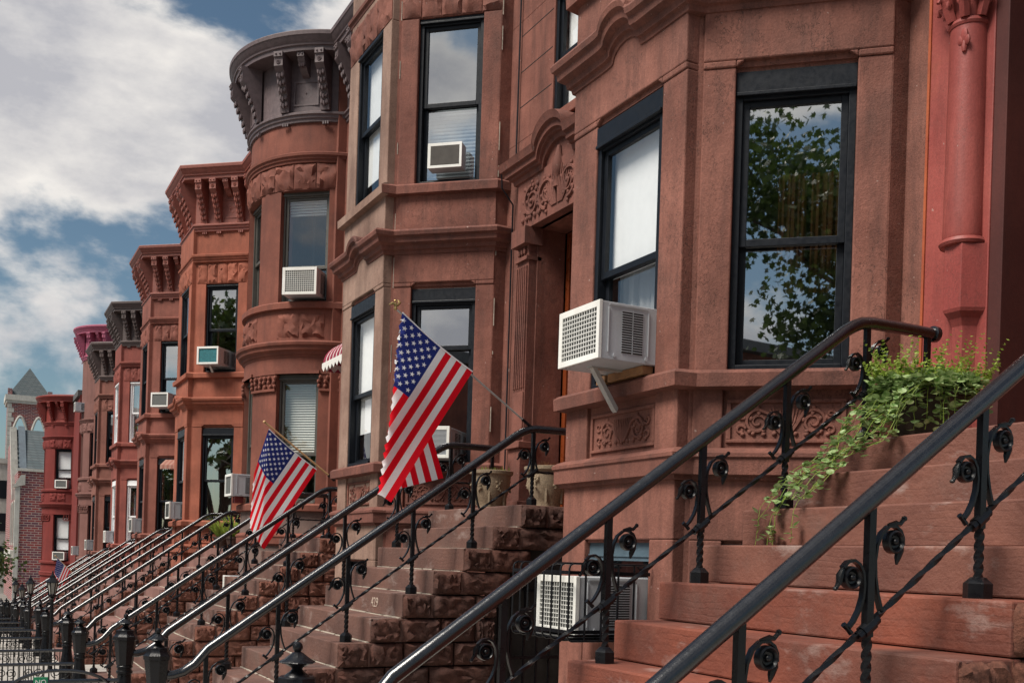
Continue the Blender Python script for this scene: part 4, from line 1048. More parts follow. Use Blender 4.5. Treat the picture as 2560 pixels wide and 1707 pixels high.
# ------------------------------------------------------------------ air conditioners
ACW, ACH, ACD = .53, .39, .66
def ac_meshes():
    w, h, d = ACW/2, ACH, ACD; R_ = {}
    mb = MB(); mb.box(.018,d,-w+.004,w-.004,.0,h-.004)
    R_['casing'] = mb.mesh('casing')
    mb = MB(); f = .045
    mb.box(-.004,.03,-w,-w+f*.8,0,h); mb.box(-.004,.03,w-f,w,0,h); mb.box(-.004,.03,-w+f*.8,w-f,h-f,h); mb.box(-.004,.03,-w+f*.8,w-f,0,f*.9)
    R_['bezel'] = mb.mesh('bezel')
    mb = MB(); mb.box(.012,.02,-w+.03,w-.03,.03,h-.03); R_['coil'] = mb.mesh('coil')
    mb = MB(); a, b, z0, z1 = -w+f*.8, w-f, f*.9, h-f
    for i in range(1,14): y = a+(b-a)*i/14; mb.box(.0,.004,y-.0022,y+.0022,z0,z1)
    for i in range(1,10): z = z0+(z1-z0)*i/10; mb.box(-.003,.001,a,b,z-.0025,z+.0025)
    R_['grid'] = mb.mesh('wire_grille')
    mb = MB()
    for i in range(20): z = z0+(z1-z0)*(i+.5)/20; mb.hexa([(.0,a,z-.006),(.0,b,z-.006),(.012,b,z-.002),(.012,a,z-.002),(.0,a,z-.001),(.0,b,z-.001),(.012,b,z+.004),(.012,a,z+.004)])
    R_['louvre'] = mb.mesh('louvre')
    mb = MB()
    for (xa,xb) in ((.235,.335),(.350,.450)):
        for i in range(17): z = .055+.285*i/17; mb.box(xa,xb,-w-.001,-w+.02,z,z+.009)
    R_['side_slot'] = mb.mesh('side_slot')
    mb = MB()
    for i in range(17): z = .0645+.285*i/17; mb.box(.232,.453,-w-.004,-w+.001,z-.0005,z+.004)
    for x in (.085,.10): pass
    mb.box(.340,.346,-w-.004,-w+.001,.05,.345)
    for x in (.09,.505): mb.box(x,x+.008,-w-.004,-w+.002,.05,.35)
    mb.box(.10,.5,-w-.004,-w+.002,.365,.372)
    for x in (.16,.49): mb.lathe([(.014,-.006),(.014,.002),(.008,.003)],(x,-w,.03),10,'Y')
    R_['side_panel'] = mb.mesh('side_rib')
    mb = MB(); mb.prism([(.17,.02,.0),(.215,.02,.0),(.46,.02,-.27),(.445,.02,-.30),(.42,.02,-.28)],(0,.05,0)); mb.box(.16,.5,.015,.075,-.012,.0); R_['bracket'] = mb.mesh('support_bracket')
    return R_
AM = ac_meshes()
def ac(k, F, t, z, out_, label, front='grid', scale=(1,1,1), bracket=False, fmat='ac_dark', on=None):
    """unit hung in frame F at t, its grille out_ metres proud of the face"""
    p = F.p(t, z, out_); rz = rot_of(F)-pi
    fr_ = frame(k)
    root = thing('air_conditioner', label, 'air conditioner', (0,0,0), (p[0]+fr_[0],p[1]+fr_[1],p[2]+fr_[2]), 'window air conditioners', rz)
    root.scale = scale
    inst('casing', AM['casing'], 'ac_side', root, bevel=.004); inst('bezel', AM['bezel'], 'ac_white', root, bevel=.003)
    inst('coil', AM['coil'], fmat, root)
    if front == 'grid': inst('wire_grille', AM['grid'], 'ac_white', root)
    elif front == 'louvre': inst('louvre', AM['louvre'], fmat, root)
    if out_ > .12: inst('side_slot', AM['side_slot'], 'dark', root); inst('side_rib', AM['side_panel'], 'ac_side', root)
    if bracket: inst('support_bracket', AM['bracket'], 'zinc', root)
    return root
ac(1, FF, .522, 2.815, .463, 'large white air conditioner jutting from the nearest bay, grey slotted side and wire grille', scale=(.78,1.0,1.0), bracket=True)
ac(1, FF, .545, .965, .563, 'white air conditioner behind the black bar guard of the basement window', scale=(.95,1,1))
ac(2, FN, .60, 6.06, .09, 'air conditioner with a dark slatted front in the upper window above the large flag', 'louvre', (.25,.76,.72), fmat='ac_brown')
ac(2, FN, .60, 2.77, .32, 'air conditioner partly hidden behind the large flag', 'louvre', (.9,.9,.9), fmat='ac_side')
th3 = radians(-51); FB3 = Fr((5.78-1.6*cos(th3),6.35+1.6*sin(th3)),(sin(th3),cos(th3)),(-cos(th3),sin(th3)))
ac(3, FB3, .0, 6.085, .23, 'white air conditioner with a wire grille in the upper window of the round bay', 'grid', (.8,1.1,1.12))
FB0 = Fr((4.18,6.10),(0,1),(-1,0))
ac(3, FB0, .22, 2.87, .27, 'air conditioner propped on bricks in the lower front window of the round bay', 'none', (1,.9,.95))
ac(4, FN, .52, 6.03, .36, 'air conditioner with a teal front on a bracket in the orange-brown house', 'none', (1,.95,.95), True, 'ac_teal')
ac(4, FF, .70, 2.78, .24, 'air conditioner in the lower front window of the orange-brown house', 'louvre', (1,.95,.95))
ac(5, FN, .50, 6.03, .42, 'air conditioner in the upper window of the house with the dark red cornice', 'none', (1,.95,.95))
ac(5, FF, .70, 2.78, .24, 'air conditioner in the lower window of the house with the tan awning', 'louvre', (1,.95,.95))
ac(6, FF, .70, 2.78, .24, 'air conditioner in the lower window of the white-framed house', 'grid', (1,.95,.95))
ac(7, FF, .70, 2.78, .24, 'small far air conditioner in the lower window of the umber-corniced house', 'louvre', (1,.95,.95))
ac(8, FB0, .25, 2.80, .22, 'upper of two stacked far air conditioners on the mauve-brown house', 'louvre', (1,.95,.95))
ac(3, FB0, .45, 1.29, .20, 'small white air conditioner low in the basement window of the round bay', 'louvre', (.6,1,.6), fmat='ac_white')
th9 = radians(-56); FB9 = Fr((4.73-1.6*cos(th9),6.35+1.6*sin(th9)),(sin(th9),cos(th9)),(-cos(th9),sin(th9)))
ac(9, FB9, -.02, 6.06, .12, 'air conditioner in the upper window of the deep red round house', 'none', (1,1.1,.95))
ac(9, FB9, .0, 2.80, .12, 'air conditioner in the lower window of the deep red round house', 'none', (1,1.1,.95))
ac(8, FB0, .05, 8.75, .30, 'small air conditioner high up below the pink cornice', 'none', (1,.9,.95))
# timber blocks under the near unit, bricks under the round-bay unit
def timber(k, boxes, mat, label, cat, nm):
    fr_ = frame(k); b0 = boxes[0]
    root = thing(nm, label, cat, (b0[0],b0[2],b0[4]), fr_)
    for b in boxes: mb = MB(); mb.box(*b); part(mb, 'block', mat, root, bevel=.003)
timber(1, [(4.08,4.17,5.92,6.36,2.754,2.812),(4.09,4.14,5.95,6.5,2.7,2.748) if False else (4.085,4.15,6.40,6.52,2.752,2.812)], 'wood', 'timber wedges between the big air conditioner and the stone sill', 'wood block', 'timber_wedge')
timber(3, [(4.0,4.14,6.18,6.28,2.762,2.868),(4.02,4.14,6.38,6.46,2.762,2.868)], 'brick', 'loose bricks propping up the air conditioner on the round bay sill', 'brick', 'prop_brick')

# bar guard round the basement unit of the nearest house
def window_guard():
    root = thing('window_guard', 'black bar cage round the basement air conditioner of the nearest house', 'window guard', (4.16,6.2,.93), frame(1))
    x0, y0, y1, z0, z1 = 3.50, 5.84, 6.62, .93, 1.44
    def bar(pts, r=.0075): mb = MB(); mb.tube(pts, r, 6); return mb
    n = 8
    for i in range(n):
        y = y0+(y1-y0)*i/(n-1)
        part(bar([(4.14,y,z1),(x0+.03,y,z1),(x0+.008,y,z1-.012),(x0,y,z1-.035),(x0,y,z0+.03),(x0+.01,y,z0+.01),(x0+.03,y,z0),(4.14,y,z0)]), 'bar', 'iron', root, smooth=True)
    for i in range(1,5):
        x = x0+(4.14-x0)*i/5
        part(bar([(x,y0,z0),(x,y0,z1)]), 'bar', 'iron', root, smooth=True)
    for z in (z0+.06,z1-.06):
        mb = MB(); mb.box(x0-.004,x0+.006,y0,y1,z-.012,z+.012); mb.box(x0,4.14,y0-.004,y0+.004,z-.012,z+.012); part(mb, 'crossbar', 'iron', root)
    mb = MB(); mb.box(x0+.01,4.12,y0+.02,y1-.02,z0+.008,z0+.022); part(mb, 'shelf', 'iron', root)
window_guard()

# ------------------------------------------------------------------ awnings
def awning(k, x0, xo, y0, y1, z0, z1, mats, label, scal=True):
    root = thing('awning', label, 'awning', (x0,(y0+y1)/2,z0), frame(k), 'small striped awnings')
    n = max(5, int((y1-y0)/.09)); n += 1-n%2; rev = 8
    edges = [y0]
    for i in range(n): edges.append(edges[-1]+(1.62 if i%2 == 0 else .38))
    edges = [y0+(e_-y0)*(y1-y0)/(edges[-1]-y0) for e_ in edges]
    mv = MB()
    for s in range(2):
        mb = MB()
        for i in range(n):
            if i%2 != s: continue
            a, b = edges[i], edges[i+1]
            P = []
            for j in range(rev+1):
                q = pi/2*j/rev; P.append((x0-(x0-xo)*sin(q), z0+(z1-z0)*cos(q)))
            k0 = len(mb.v)
            for x,z in P: mb.v += [(x,a,z),(x,b,z)]
            for j in range(rev): mb.f.append((k0+2*j,k0+2*j+1,k0+2*j+3,k0+2*j+2))
            x,z = P[-1]
            if s == 1: continue
            mv.add([(x-.006,a,z+.01),(x-.006,b+.03,z+.01),(x-.006,b+.03,z-.06),(x-.006,(a+b)/2,z-.13),(x-.006,a,z-.06)],[(0,1,2,3,4)])
        part(mb, 'stripe', mats[s], root)
    part(mv, 'valance', mats[1], root)
    for y in (y0,y1):
        mb = MB(); P = [(x0,y,z0)]+[(x0-(x0-xo)*sin(pi/2*j/rev),y,z0+(z1-z0)*cos(pi/2*j/rev)) for j in range(rev+1)]
        mb.add(P,[tuple(range(len(P)))]); mb.add([(x0,y,z0),(xo,y,z0),(xo+.1,y,z0-.11),(x0-.1,y,z0-.11)],[(0,1,2,3)]); part(mb, 'side', mats[0], root)
        mb = MB(); m = max(3,int((x0-xo)/.11))
        for i in range(m):
            a, b = xo+(x0-xo)*i/m, xo+(x0-xo)*(i+1)/m
            mb.add([(a,y-.004,z0),(b,y-.004,z0),(b,y-.004,z0-.05),((a+b)/2,y-.004,z0-.12),(a,y-.004,z0-.05)],[(0,1,2,3,4)])
        part(mb, 'valance', mats[1], root)
awning(3, 5.28, 4.80, 2.98, 4.08, 4.86, 5.22, ('awn_red','awn_white'), 'curved red and white striped awning over the door beside the round bay')
F5 = FN
def flat_awning(k, F, t0, t1, z, label):
    fr_ = frame(k); p = F.p(t0,z,0); root = thing('awning', label, 'awning', p, fr_, 'small striped awnings')
    n = 8
    for i in range(n):
        a, b = t0+(t1-t0)*i/n, t0+(t1-t0)*(i+1)/n
        mb = MB(); mb.add([F.p(a,z,.02),F.p(b,z,.02),F.p(b,z-.16,.26),F.p(a,z-.16,.26),F.p(b,z-.25,.27),F.p((a+b)/2,z-.28,.27),F.p(a,z-.25,.27)],[(0,1,2,3),(3,2,4,5,6)])
        part(mb, 'stripe', 'awn_tan' if i%2 else 'awn_pale', root)
    for t in (t0,t1):
        mb = MB(); mb.add([F.p(t,z,.02),F.p(t,z-.16,.26),F.p(t,z-.25,.27),F.p(t,z-.25,.02)],[(0,1,2,3)]); part(mb, 'side', 'awn_tan', root)
flat_awning(5, FN, .48, 1.0, 4.70, 'small faded tan awning over a lower bay window')

# ------------------------------------------------------------------ flags
def flag(k, y, P0, P1, Q, base, tip, fold, wave, label, polemat, pole_r=.011, finial='ball', stars=True, seed=1):
    fr_ = frame(k)
    root = thing('flag', label, 'flag', (base[0],y,base[1]), fr_, 'flags on the stoop railings')
    P0, P1, Q = Vector(P0), Vector(P1), Vector(Q); E = Q-P1; Ln = E.length
    xt, zt, xb, zb = fold
    def pos(h, f, lift_=0):
        g = P0+(P1-P0)*h+E*f
        x, z = g; xf = xt+(xb-xt)*(zt-z)/(zt-zb); u = xf-x
        sag = .02*sin(pi*h)*(1-f); z -= sag
        yy = y-.03+.016*sin(5.5*h+3.1*f+seed)*min(1,f*3)+.012*sin(11*h-2*f)*f
        if u > 0:
            a, r1_, r2_, dpt = wave
            q = min(u, .05); yy += dpt*(.10*(1-(1-q/.05)**2)) if False else 0
            if u < a: x = xf-u*r1_; yy += dpt*.3*u
            else: x = xf-a*r1_+(u-a)*r2_; z -= .30*(u-a); yy += dpt*.3*a+.045+dpt*.22*(u-a)
        return Vector((x, yy+lift_, z))
    nf = 44
    def patch(h0, h1, f0, f1, nh, nm, mat):
        mb = MB(); m = max(2, int(nf*(f1-f0)+.5))
        for i in range(nh+1):
            for j in range(m+1): mb.v.append(tuple(pos(h0+(h1-h0)*i/nh, f0+(f1-f0)*j/m)))
        for i in range(nh):
            for j in range(m): a = i*(m+1)+j; mb.f.append((a,a+1,a+m+2,a+m+1))
        return part(mb, nm, mat, root, smooth=True, ang=80)
    CF = .40
    for i in range(13):
        patch(i/13, (i+1)/13, CF if i < 7 else 0, 1, 2, 'stripe', 'flag_red' if i%2 == 0 else 'flag_white')
    ca = patch(0, 7/13, 0, CF, 10, 'canton', 'flag_blue')
    if stars:
        mb = MB(); sr = .0308*.98
        Hh = (P1-P0).length
        for r in range(9):
            for c in range(6 if r%2 == 0 else 5):
                hc = 7/13*(r+1)/10; fc = CF*((2*c+1) if r%2 == 0 else (2*c+2))/12
                for sd in (-1,1):
                    k0 = len(mb.v); mb.v.append(tuple(pos(hc,fc,sd*.004)))
                    for q in range(10):
                        rr = sr if q%2 == 0 else sr*.40; a = pi+q*pi/5
                        mb.v.append(tuple(pos(hc+rr*cos(a), fc+rr*sin(a)*Hh/Ln, sd*.004)))
                    for q in range(10): mb.f.append((k0,k0+1+q,k0+1+(q+1)%10))
        part(mb, 'stars', 'star', ca, root)
    # hem along the pole, pole and finial
    mb = MB(); mb.tube([tuple(pos(i/10,0)) for i in range(11)], .006, 6); part(mb, 'header', 'flag_white', root, smooth=True)
    b, t = Vector((base[0],y,base[1])), Vector((tip[0],y,tip[1])); mb = MB(); mb.tube([b,t],pole_r,8); po = part(mb, 'pole', polemat, root, smooth=True)
    d = (t-b).normalized()
    mb = MB()
    if finial == 'ball': mb.blob(t+d*.02,(.022,.022,.022),10,6); mb.tube([t-d*.02,t-d*.005],[.014,.016],8)
    else:
        mb.blob(t+d*.02,(.016,.016,.016),8,5); mb.blob(t+d*.02+Vector((0,0,.025)),(.014,.012,.03),8,5)
        mb.tube([t+Vector((-.0,0,.04)),t+Vector((-.045,0,.052)),t+Vector((-.075,0,.035))],[.012,.012,.003],6); mb.tube([t+Vector((0,0,.04)),t+Vector((.03,.03,.07)),t+Vector((.02,.05,.10))],[.012,.012,.003],6); mb.blob(t+Vector((-.02,0,.075)),(.012,.010,.012),6,4)
    part(mb, 'finial', 'brass' if finial == 'eagle' else polemat, po, root, smooth=True)
    mb = MB(); mb.tube([b-d*.02,b+d*.10],pole_r*1.6,8); part(mb, 'holder', 'iron', po, root, smooth=True)
flag(2, 2.49, (3.17,3.70), (3.83,3.283), (3.123,2.121), (4.43,2.868), (3.135,3.722), (3.17,3.72,3.02,2.16), (0,0,.97,.6),
     'large stars and stripes flag on a steel pole topped by a brass eagle', 'polesteel', .009, 'eagle')
flag(3, 2.60, (3.609,3.612), (4.293,3.106), (3.594,1.981), (4.55,2.99), (3.569,3.695), (3.605,3.65,3.56,2.0), (.36,.42,.9,.6),
     'smaller stars and stripes flag on a wooden pole by the round bay', 'polewood', .014, 'ball', seed=3)
flag(7, 2.50, (2.72,2.50), (3.12,2.10), (2.72,.98), (3.25,1.97), (2.67,2.55), (2.72,2.50,2.64,1.0), (.2,.4,.9,.6),
     'tiny far stars and stripes flag above the crowded railings', 'polewood', .013, 'ball', seed=5)

# ------------------------------------------------------------------ planters and greenery
def clay_pot(k, c, s, label, seed):
    rnd = random.Random(seed)
    root = thing('planter', label, 'planter', c, frame(k), 'clay planters on the landing')
    mb = MB(); mb.lathe([(.12,0),(.135,.01),(.13,.05),(.15,.10),(.18,.20),(.195,.30),(.20,.36),(.222,.375),(.225,.405),(.205,.41),(.19,.40),(.185,.375)],c,28)
    for v in range(len(mb.v)): mb.v[v] = tuple(c[i]+(mb.v[v][i]-c[i])*s for i in range(3))
    pt_ = part(mb, 'pot', 'clay', root, smooth=True)
    mb = MB()
    for a in range(6):
        an = a*pi/3+.5; R_ = .19*s; x, y = c[0]+R_*cos(an), c[1]+R_*sin(an)
        for i in range(9): mb.blob((x+.03*s*rnd.uniform(-1,1)*sin(an),y+.03*s*rnd.uniform(-1,1)*cos(an),c[2]+s*(.30-.012*i)),(.014*s,.014*s,.014*s),5,3)
        an += pi/6; x, y = c[0]+.165*s*cos(an), c[1]+.165*s*sin(an); mb.tube([(x,y,c[2]+s*.36),(x,y,c[2]+s*.06)],[.02*s,.012*s],6)
    part(mb, 'relief', 'clay', pt_, root, smooth=True)
    mb = MB(); mb.lathe([(.186*s,.0),(.1*s,.02),(.001,.025)],(c[0],c[1],c[2]+.385*s),16); part(mb, 'soil', 'soil', root)
    mb = MB()
    for i in range(60):
        a, r = rnd.uniform(0,2*pi), rnd.uniform(.05,.19)*s; x, y = c[0]+r*cos(a), c[1]+r*sin(a); h = rnd.uniform(.03,.08)
        mb.add([(x-.006,y,c[2]+.39*s),(x+.006,y,c[2]+.39*s),(x+rnd.uniform(-.04,.04),y+rnd.uniform(-.04,.04),c[2]+.39*s+h)],[(0,1,2)])
    part(mb, 'plant', 'wood' if seed == 2 else 'leaf_lime', root, kind='stuff')
clay_pot(2, (4.74,3.86,2.163), 1.0, 'pale clay planter in full view on the second landing, moulded grapes on it', 1)
clay_pot(2, (4.92,3.02,2.163), 1.0, 'pale clay planter half hidden by the brown corner pier, nearest the railing post', 2)

def leaf_mesh(w, l, name):
    mb = MB(); mb.add([(0,0,0),(w*.42,l*.22,.0),(w*.5,l*.5,.002),(w*.3,l*.82,0),(0,l,-.003),(-w*.3,l*.82,0),(-w*.5,l*.5,.002),(-w*.42,l*.22,0),(0,l*.5,-.004)],
           [(8,0,1),(8,1,2),(8,2,3),(8,3,4),(8,4,5),(8,5,6),(8,6,7),(8,7,0)])
    return mb.mesh(name, recalc=False)
LEAF = leaf_mesh(.042,.046,'leaf')
def ivy():
    rnd = random.Random(21)
    c = (4.68,4.02,2.163)
    root = thing('ivy_planter', 'dark planter overflowing with ivy and ferns, vines trailing down the orange-red steps', 'potted plant', c, frame(1))
    mb = MB(); mb.lathe([(.15,0),(.17,.01),(.205,.20),(.215,.235),(.235,.24),(.235,.275),(.21,.28),(.20,.25)],c,20); part(mb,'pot','darkpot',root,smooth=True)
    mb = MB(); mb.lathe([(.205,.245),(.1,.26),(.001,.27)],c,14); part(mb,'soil','soil',root)
    leaves = []; stems = MB()
    def leaf(p, tang, big=1.0):
        an = rnd.uniform(0,2*pi)
        leaves.append((Vector(p), an, rnd.uniform(-.5,.9), rnd.uniform(.75,1.25)*big))
    def strand(pts, step=.021, big=1.0, keep=1.0):
        pts = [Vector(p) for p in pts]; res = []
        for a,b in zip(pts,pts[1:]):
            n = max(1,int((b-a).length/.02))
            for i in range(n): res.append(a.lerp(b,i/n)+Vector((rnd.gauss(0,.004),rnd.gauss(0,.004),rnd.gauss(0,.003))))
        stems.tube(res[::2]+[res[-1]], .0018, 4)
        for p in res:
            if rnd.random() < keep: leaf(p+Vector((rnd.gauss(0,.016),rnd.gauss(0,.020),rnd.gauss(0,.012))), None, big)
    # short strands hanging around the rim towards the viewer
    for i in range(40):
        a = rnd.uniform(pi*.55,pi*1.75); r = .22; x, y = c[0]+r*cos(a), c[1]+r*sin(a)
        ln = rnd.choice((.06,.12,.18,.26,.30))*(1 if a < pi*1.45 else .5); o = rnd.uniform(.03,.10)
        strand([(c[0]+.12*cos(a),c[1]+.12*sin(a),2.46),(x,y,2.47+rnd.uniform(-.01,.04)),(x+o*cos(a),y+o*sin(a),2.42),(x+o*cos(a),y+o*sin(a),max(2.19,2.42-ln))])
    # long trailing vines to the left, down over the treads
    for i in range(20):
        y = rnd.uniform(3.82,4.22); ye = 4.06+rnd.uniform(-.22,.18); q = rnd.choice((2,3,3,3,4,4)) if i > 5 else 1
        pts = [(4.55,y,2.46),(4.42,y-.02,2.42+rnd.uniform(-.05,.05)),(4.30,y,2.30+rnd.uniform(-.06,.08)),(4.20,y,2.16+rnd.uniform(-.06,.1))]
        if q > 1: pts += [(4.06,(y+ye)/2,2.03+rnd.uniform(-.02,.06)),(3.96,ye,1.97+rnd.uniform(0,.04))]
        if q > 2: pts += [(3.82,ye,1.86+rnd.uniform(0,.05)),(3.73,ye+rnd.uniform(-.03,.03),1.79)]
        if q > 3: pts += [(3.70,ye+.02,1.72),(3.69,ye+.03,1.72-rnd.uniform(.05,.18))]
        strand(pts, big=.9, keep=.55)
    # bushy top
    for i in range(330):
        a = rnd.uniform(0,2*pi); r = .30*sqrt(rnd.random()); x = c[0]+r*1.15*cos(a)-.02; y = c[1]+r*.95*sin(a)
        leaf((x,y,2.46+rnd.uniform(.0,.10)*(1.2-r/.33)), None)
    part(stems,'vine_stem','leaf_lime',root,kind='stuff')
    rnd.shuffle(leaves)
    off = c; st = MB()
    for i,(p,an,tilt,s) in enumerate(leaves):
        q = Quaternion((0,0,1),an) @ Quaternion((1,0,0),tilt)
        if i < 300:
            o = inst('leaf', LEAF, 'leaf_var', root, p-Vector(off)); o.rotation_euler = q.to_euler(); o.scale = (s,s,s)
        else:
            k0 = len(st.v)
            for v in LEAF.vertices: w_ = p+q@(v.co*s); st.v.append(tuple(w_))
            st.f += [tuple(k0+j for j in f.vertices) for f in LEAF.polygons]
    me = st.mesh('foliage', off, recalc=False); inst('foliage', me, 'leaf_var', root, kind='stuff')
    fn = MB()
    for i in range(115):
        a = rnd.uniform(0,2*pi); r = .30*sqrt(rnd.random()); b = Vector((c[0]+r*1.2*cos(a),c[1]+r*.8*sin(a),2.50))
        d = Vector((.5*cos(a)+rnd.gauss(0,.35),.4*sin(a)+rnd.gauss(0,.3),1.0)).normalized(); ln = rnd.choice((.08,.10,.14,.20,.26))
        for j in range(10):
            p = b+d*ln*j/9
            for s in (-1,1):
                e_ = Vector((rnd.uniform(-1,1),rnd.uniform(-1,1),.35)).normalized(); l2 = .036*(1-j/14); n_ = d.cross(e_).normalized()*.009
                fn.add([p,p+e_*l2*.5+n_,p+e_*l2,p+e_*l2*.5-n_],[(0,1,2,3)])
    me = fn.mesh('fern', off, recalc=False); inst('fern', me, 'leaf_lime', root, kind='stuff')
ivy()
def grass_pot(k, c, label, h, mat='leaf_lime', n=160, pot='darkpot', seed=0, flower=False):
    rnd = random.Random(seed)
    root = thing('potted_plant', label, 'potted plant', c, frame(k))
    mb = MB(); mb.lathe([(.11,0),(.16,.2),(.175,.2),(.175,.235),(.15,.235)],c,14); part(mb,'pot',pot,root,smooth=True)
    mb = MB()
    for i in range(n):
        a = rnd.uniform(0,2*pi); d = Vector((cos(a)*rnd.uniform(.1,.9),sin(a)*rnd.uniform(.1,.9),1)).normalized(); l = h*rnd.uniform(.4,1); b = Vector((c[0]+.08*cos(a),c[1]+.08*sin(a),c[2]+.22))
        w_ = Vector((-sin(a),cos(a),0))*.012
        mb.add([b-w_,b+w_,b+d*l*.6+w_,b+d*l*.6-w_,b+d*l+Vector((cos(a),sin(a),-.4))*l*.2],[(0,1,2,3),(3,2,4)])
    part(mb,'foliage',mat,root,kind='stuff')
grass_pot(4, (4.75,3.5,2.163), 'yellow-green leafy plant on the landing of the orange-brown house', .55, seed=4)
grass_pot(4, (4.60,3.95,2.163), 'spiky plant in a pot beside the yellow-green one on that landing', .50, seed=6)
grass_pot(7, (4.7,3.2,2.163), 'red flowers in a pot on a far landing', .22, 'red_flower', 70, 'white', 8)

# ------------------------------------------------------------------ area fences, sign, lamps
def fence(k, label, gate=False, yy=None):
    y = yy or YL-.16; x0, x1 = .02, 1.24; zt = .50
    root = thing('iron_fence', label, 'fence', ((x0+x1)/2,y,0), frame(k), 'low iron fences by the newels')
    mb = MB(); mb.tube([(x0,y,zt),(x1,y,zt)],.020,8); part(mb,'top_rail','rail',root,smooth=True)
    for z in (.06,.30): mb = MB(); mb.box(x0,x1,y-.006,y+.006,z-.008,z+.008); part(mb,'crossbar','iron',root)
    n = 19
    for i in range(n):
        x = x0+(x1-x0)*(i+.5)/n; mb = MB(); mb.box(x-.006,x+.006,y-.006,y+.006,.0,.49); part(mb,'bar','iron',root)
    for i in range(4):
        x = x0+.16+.30*i
        for s in (-1,1):
            mb = MB(); mb.tube([(x+s*px,y-.01,.395+pz) for px,pz in spiral(.05,0,.062,.014,-pi*.5*1,1.6,26)],.006,5); part(mb,'scroll','iron',root,smooth=True)
    if gate:
        mb = MB(); mb.tube([(x1-.88+.52*(1-cos(pi*i/14))/1.0*.78,y-.035,.43+.17*sin(pi*i/14)) for i in range(15)],.014,8); part(mb,'gate_arch','rail',root,smooth=True)
fence(2, 'low iron fence beside the nearest dark newel, green sign hung on it', True)
for k in range(3,8): fence(k, 'low iron fence by the far newel of the '+ord_[k])
for k in range(3,8): fence(k, 'low iron fence by the near newel of the '+ord_[k], yy=YR-.16)
sgn = thing('sign', 'small green sign with white lettering hanging on the nearest low fence', 'sign', (.66,YL-.21,.36), frame(2))
mb = MB(); mb.box(.552,.664,YL-.222,YL-.214,.38,.549); part(mb,'board','sign_green',sgn,bevel=.002)
me = text_mesh('NO', .056, 'lettering'); o = inst('lettering', me, 'white', sgn, (-.052,-.0145,.145)); o.rotation_euler = (radians(90),0,0)

def lamp(k, x, y, label, s=1.0):
    root = thing('yard_lamp', label, 'lamp post', (x,y,0), frame(k), 'lantern posts among the newels')
    mb = MB(); mb.lathe([(.07,0),(.07,.05),(.04,.09),(.03,.2),(.028,1.22),(.045,1.24),(.03,1.27)],(x,y,0),10); part(mb,'post','iron',root,smooth=True)
    mb = MB(); mb.lathe([(.045,1.32),(.08,1.50)],(x,y,0),6); part(mb,'lantern_glass','lampglass',root)
    mb = MB()
    for i in range(6):
        a = i*pi/3; mb.tube([(x+.046*cos(a),y+.046*sin(a),1.30),(x+.083*cos(a),y+.083*sin(a),1.51)],.008,4)
    mb.lathe([(.06,1.27),(.062,1.30),(.055,1.305)],(x,y,0),6); part(mb,'lantern_frame','iron',root)
    mb = MB(); mb.lathe([(.108,1.50),(.104,1.515),(.05,1.58),(.036,1.62),(.024,1.63),(.01,1.66),(.016,1.68),(.0,1.70)],(x,y,0),6); part(mb,'lantern_roof','iron',root)
lamp(4, 1.30, 1.2, 'black lantern post, nearest and tallest among the crowded newels')
lamp(5, 1.30, 1.75, 'black lantern post second behind the nearest lantern')
lamp(6, 1.30, -.5, 'black lantern post third in line down the row')
lamp(6, 1.30, 3.2, 'black lantern post farthest down the row')

# ------------------------------------------------------------------ far buildings
def brickmat(name, c1, c2, mort, bw=.21, bh=.07, axes=(1,0,2)):
    m, t, b = newmat(name); g = t.nodes.new('ShaderNodeNewGeometry'); sp = t.nodes.new('ShaderNodeSeparateXYZ'); t.links.new(g.outputs['Position'], sp.inputs[0])
    cb = t.nodes.new('ShaderNodeCombineXYZ'); t.links.new(math2(t,'ADD',sp.outputs[0],sp.outputs[1]), cb.inputs[0]); t.links.new(sp.outputs[2], cb.inputs[1])
    br = t.nodes.new('ShaderNodeTexBrick'); t.links.new(cb.outputs[0], br.inputs[0]); br.inputs['Scale'].default_value = 1
    br.inputs['Brick Width'].default_value = bw; br.inputs['Row Height'].default_value = bh; br.inputs['Mortar Size'].default_value = bh*.13
    br.inputs['Color1'].default_value = (*c1,1); br.inputs['Color2'].default_value = (*c2,1); br.inputs['Mortar'].default_value = (*mort,1)
    t.links.new(br.outputs['Color'], b.inputs['Base Color']); b.inputs['Roughness'].default_value = .85; bump(t,b,br.outputs['Fac'],-.4,.02)
    return m
MT['brickwall'] = brickmat('far_brick_wall', (.27,.045,.04), (.10,.04,.065), (.42,.32,.28), .62, .22)
MT['slatewall'] = brickmat('far_slates', (.055,.075,.082), (.085,.10,.105), (.04,.05,.055), .7, .30)
bb = thing('brick_building', 'far red brick side wall with pale stone trim at the left edge', 'building', (6,108,-3.8))
mb = MB(); mb.box(4.15,14,105,122,-6,8.15); part(mb,'wall','brickwall',bb)
mb = MB(); mb.box(4.0,14,104.85,105.2,8.15,8.4); part(mb,'coping','limestone',bb)
mb = MB(); mb.box(3.95,4.35,104.9,105.3,-6,6.7); part(mb,'corner_trim','limestone',bb)
mb = MB(); mb.prism([(3.75,104.8,6.6),(4.75,104.8,6.9),(4.75,104.8,7.8),(4.4,104.8,7.8)],(0,.6,0)); part(mb,'kneeler','limestone',bb)
mb = MB(); mb.box(3.7,4.15,105.3,122,.2,.9); part(mb,'string_band','limestone',bb)
for y in (108,112,116):
    mb = MB(); mb.box(4.05,4.2,y,y+1.2,1.4,5.6); w_ = part(mb,'window','limestone',bb); mb = MB(); mb.box(4.03,4.1,y+.15,y+1.05,1.6,5.4); part(mb,'pane','glass',w_,bb)
ch = thing('church', 'far church with a steep slate nave roof and a belfry tower under a pyramid roof', 'church', (7,150,-4.5))
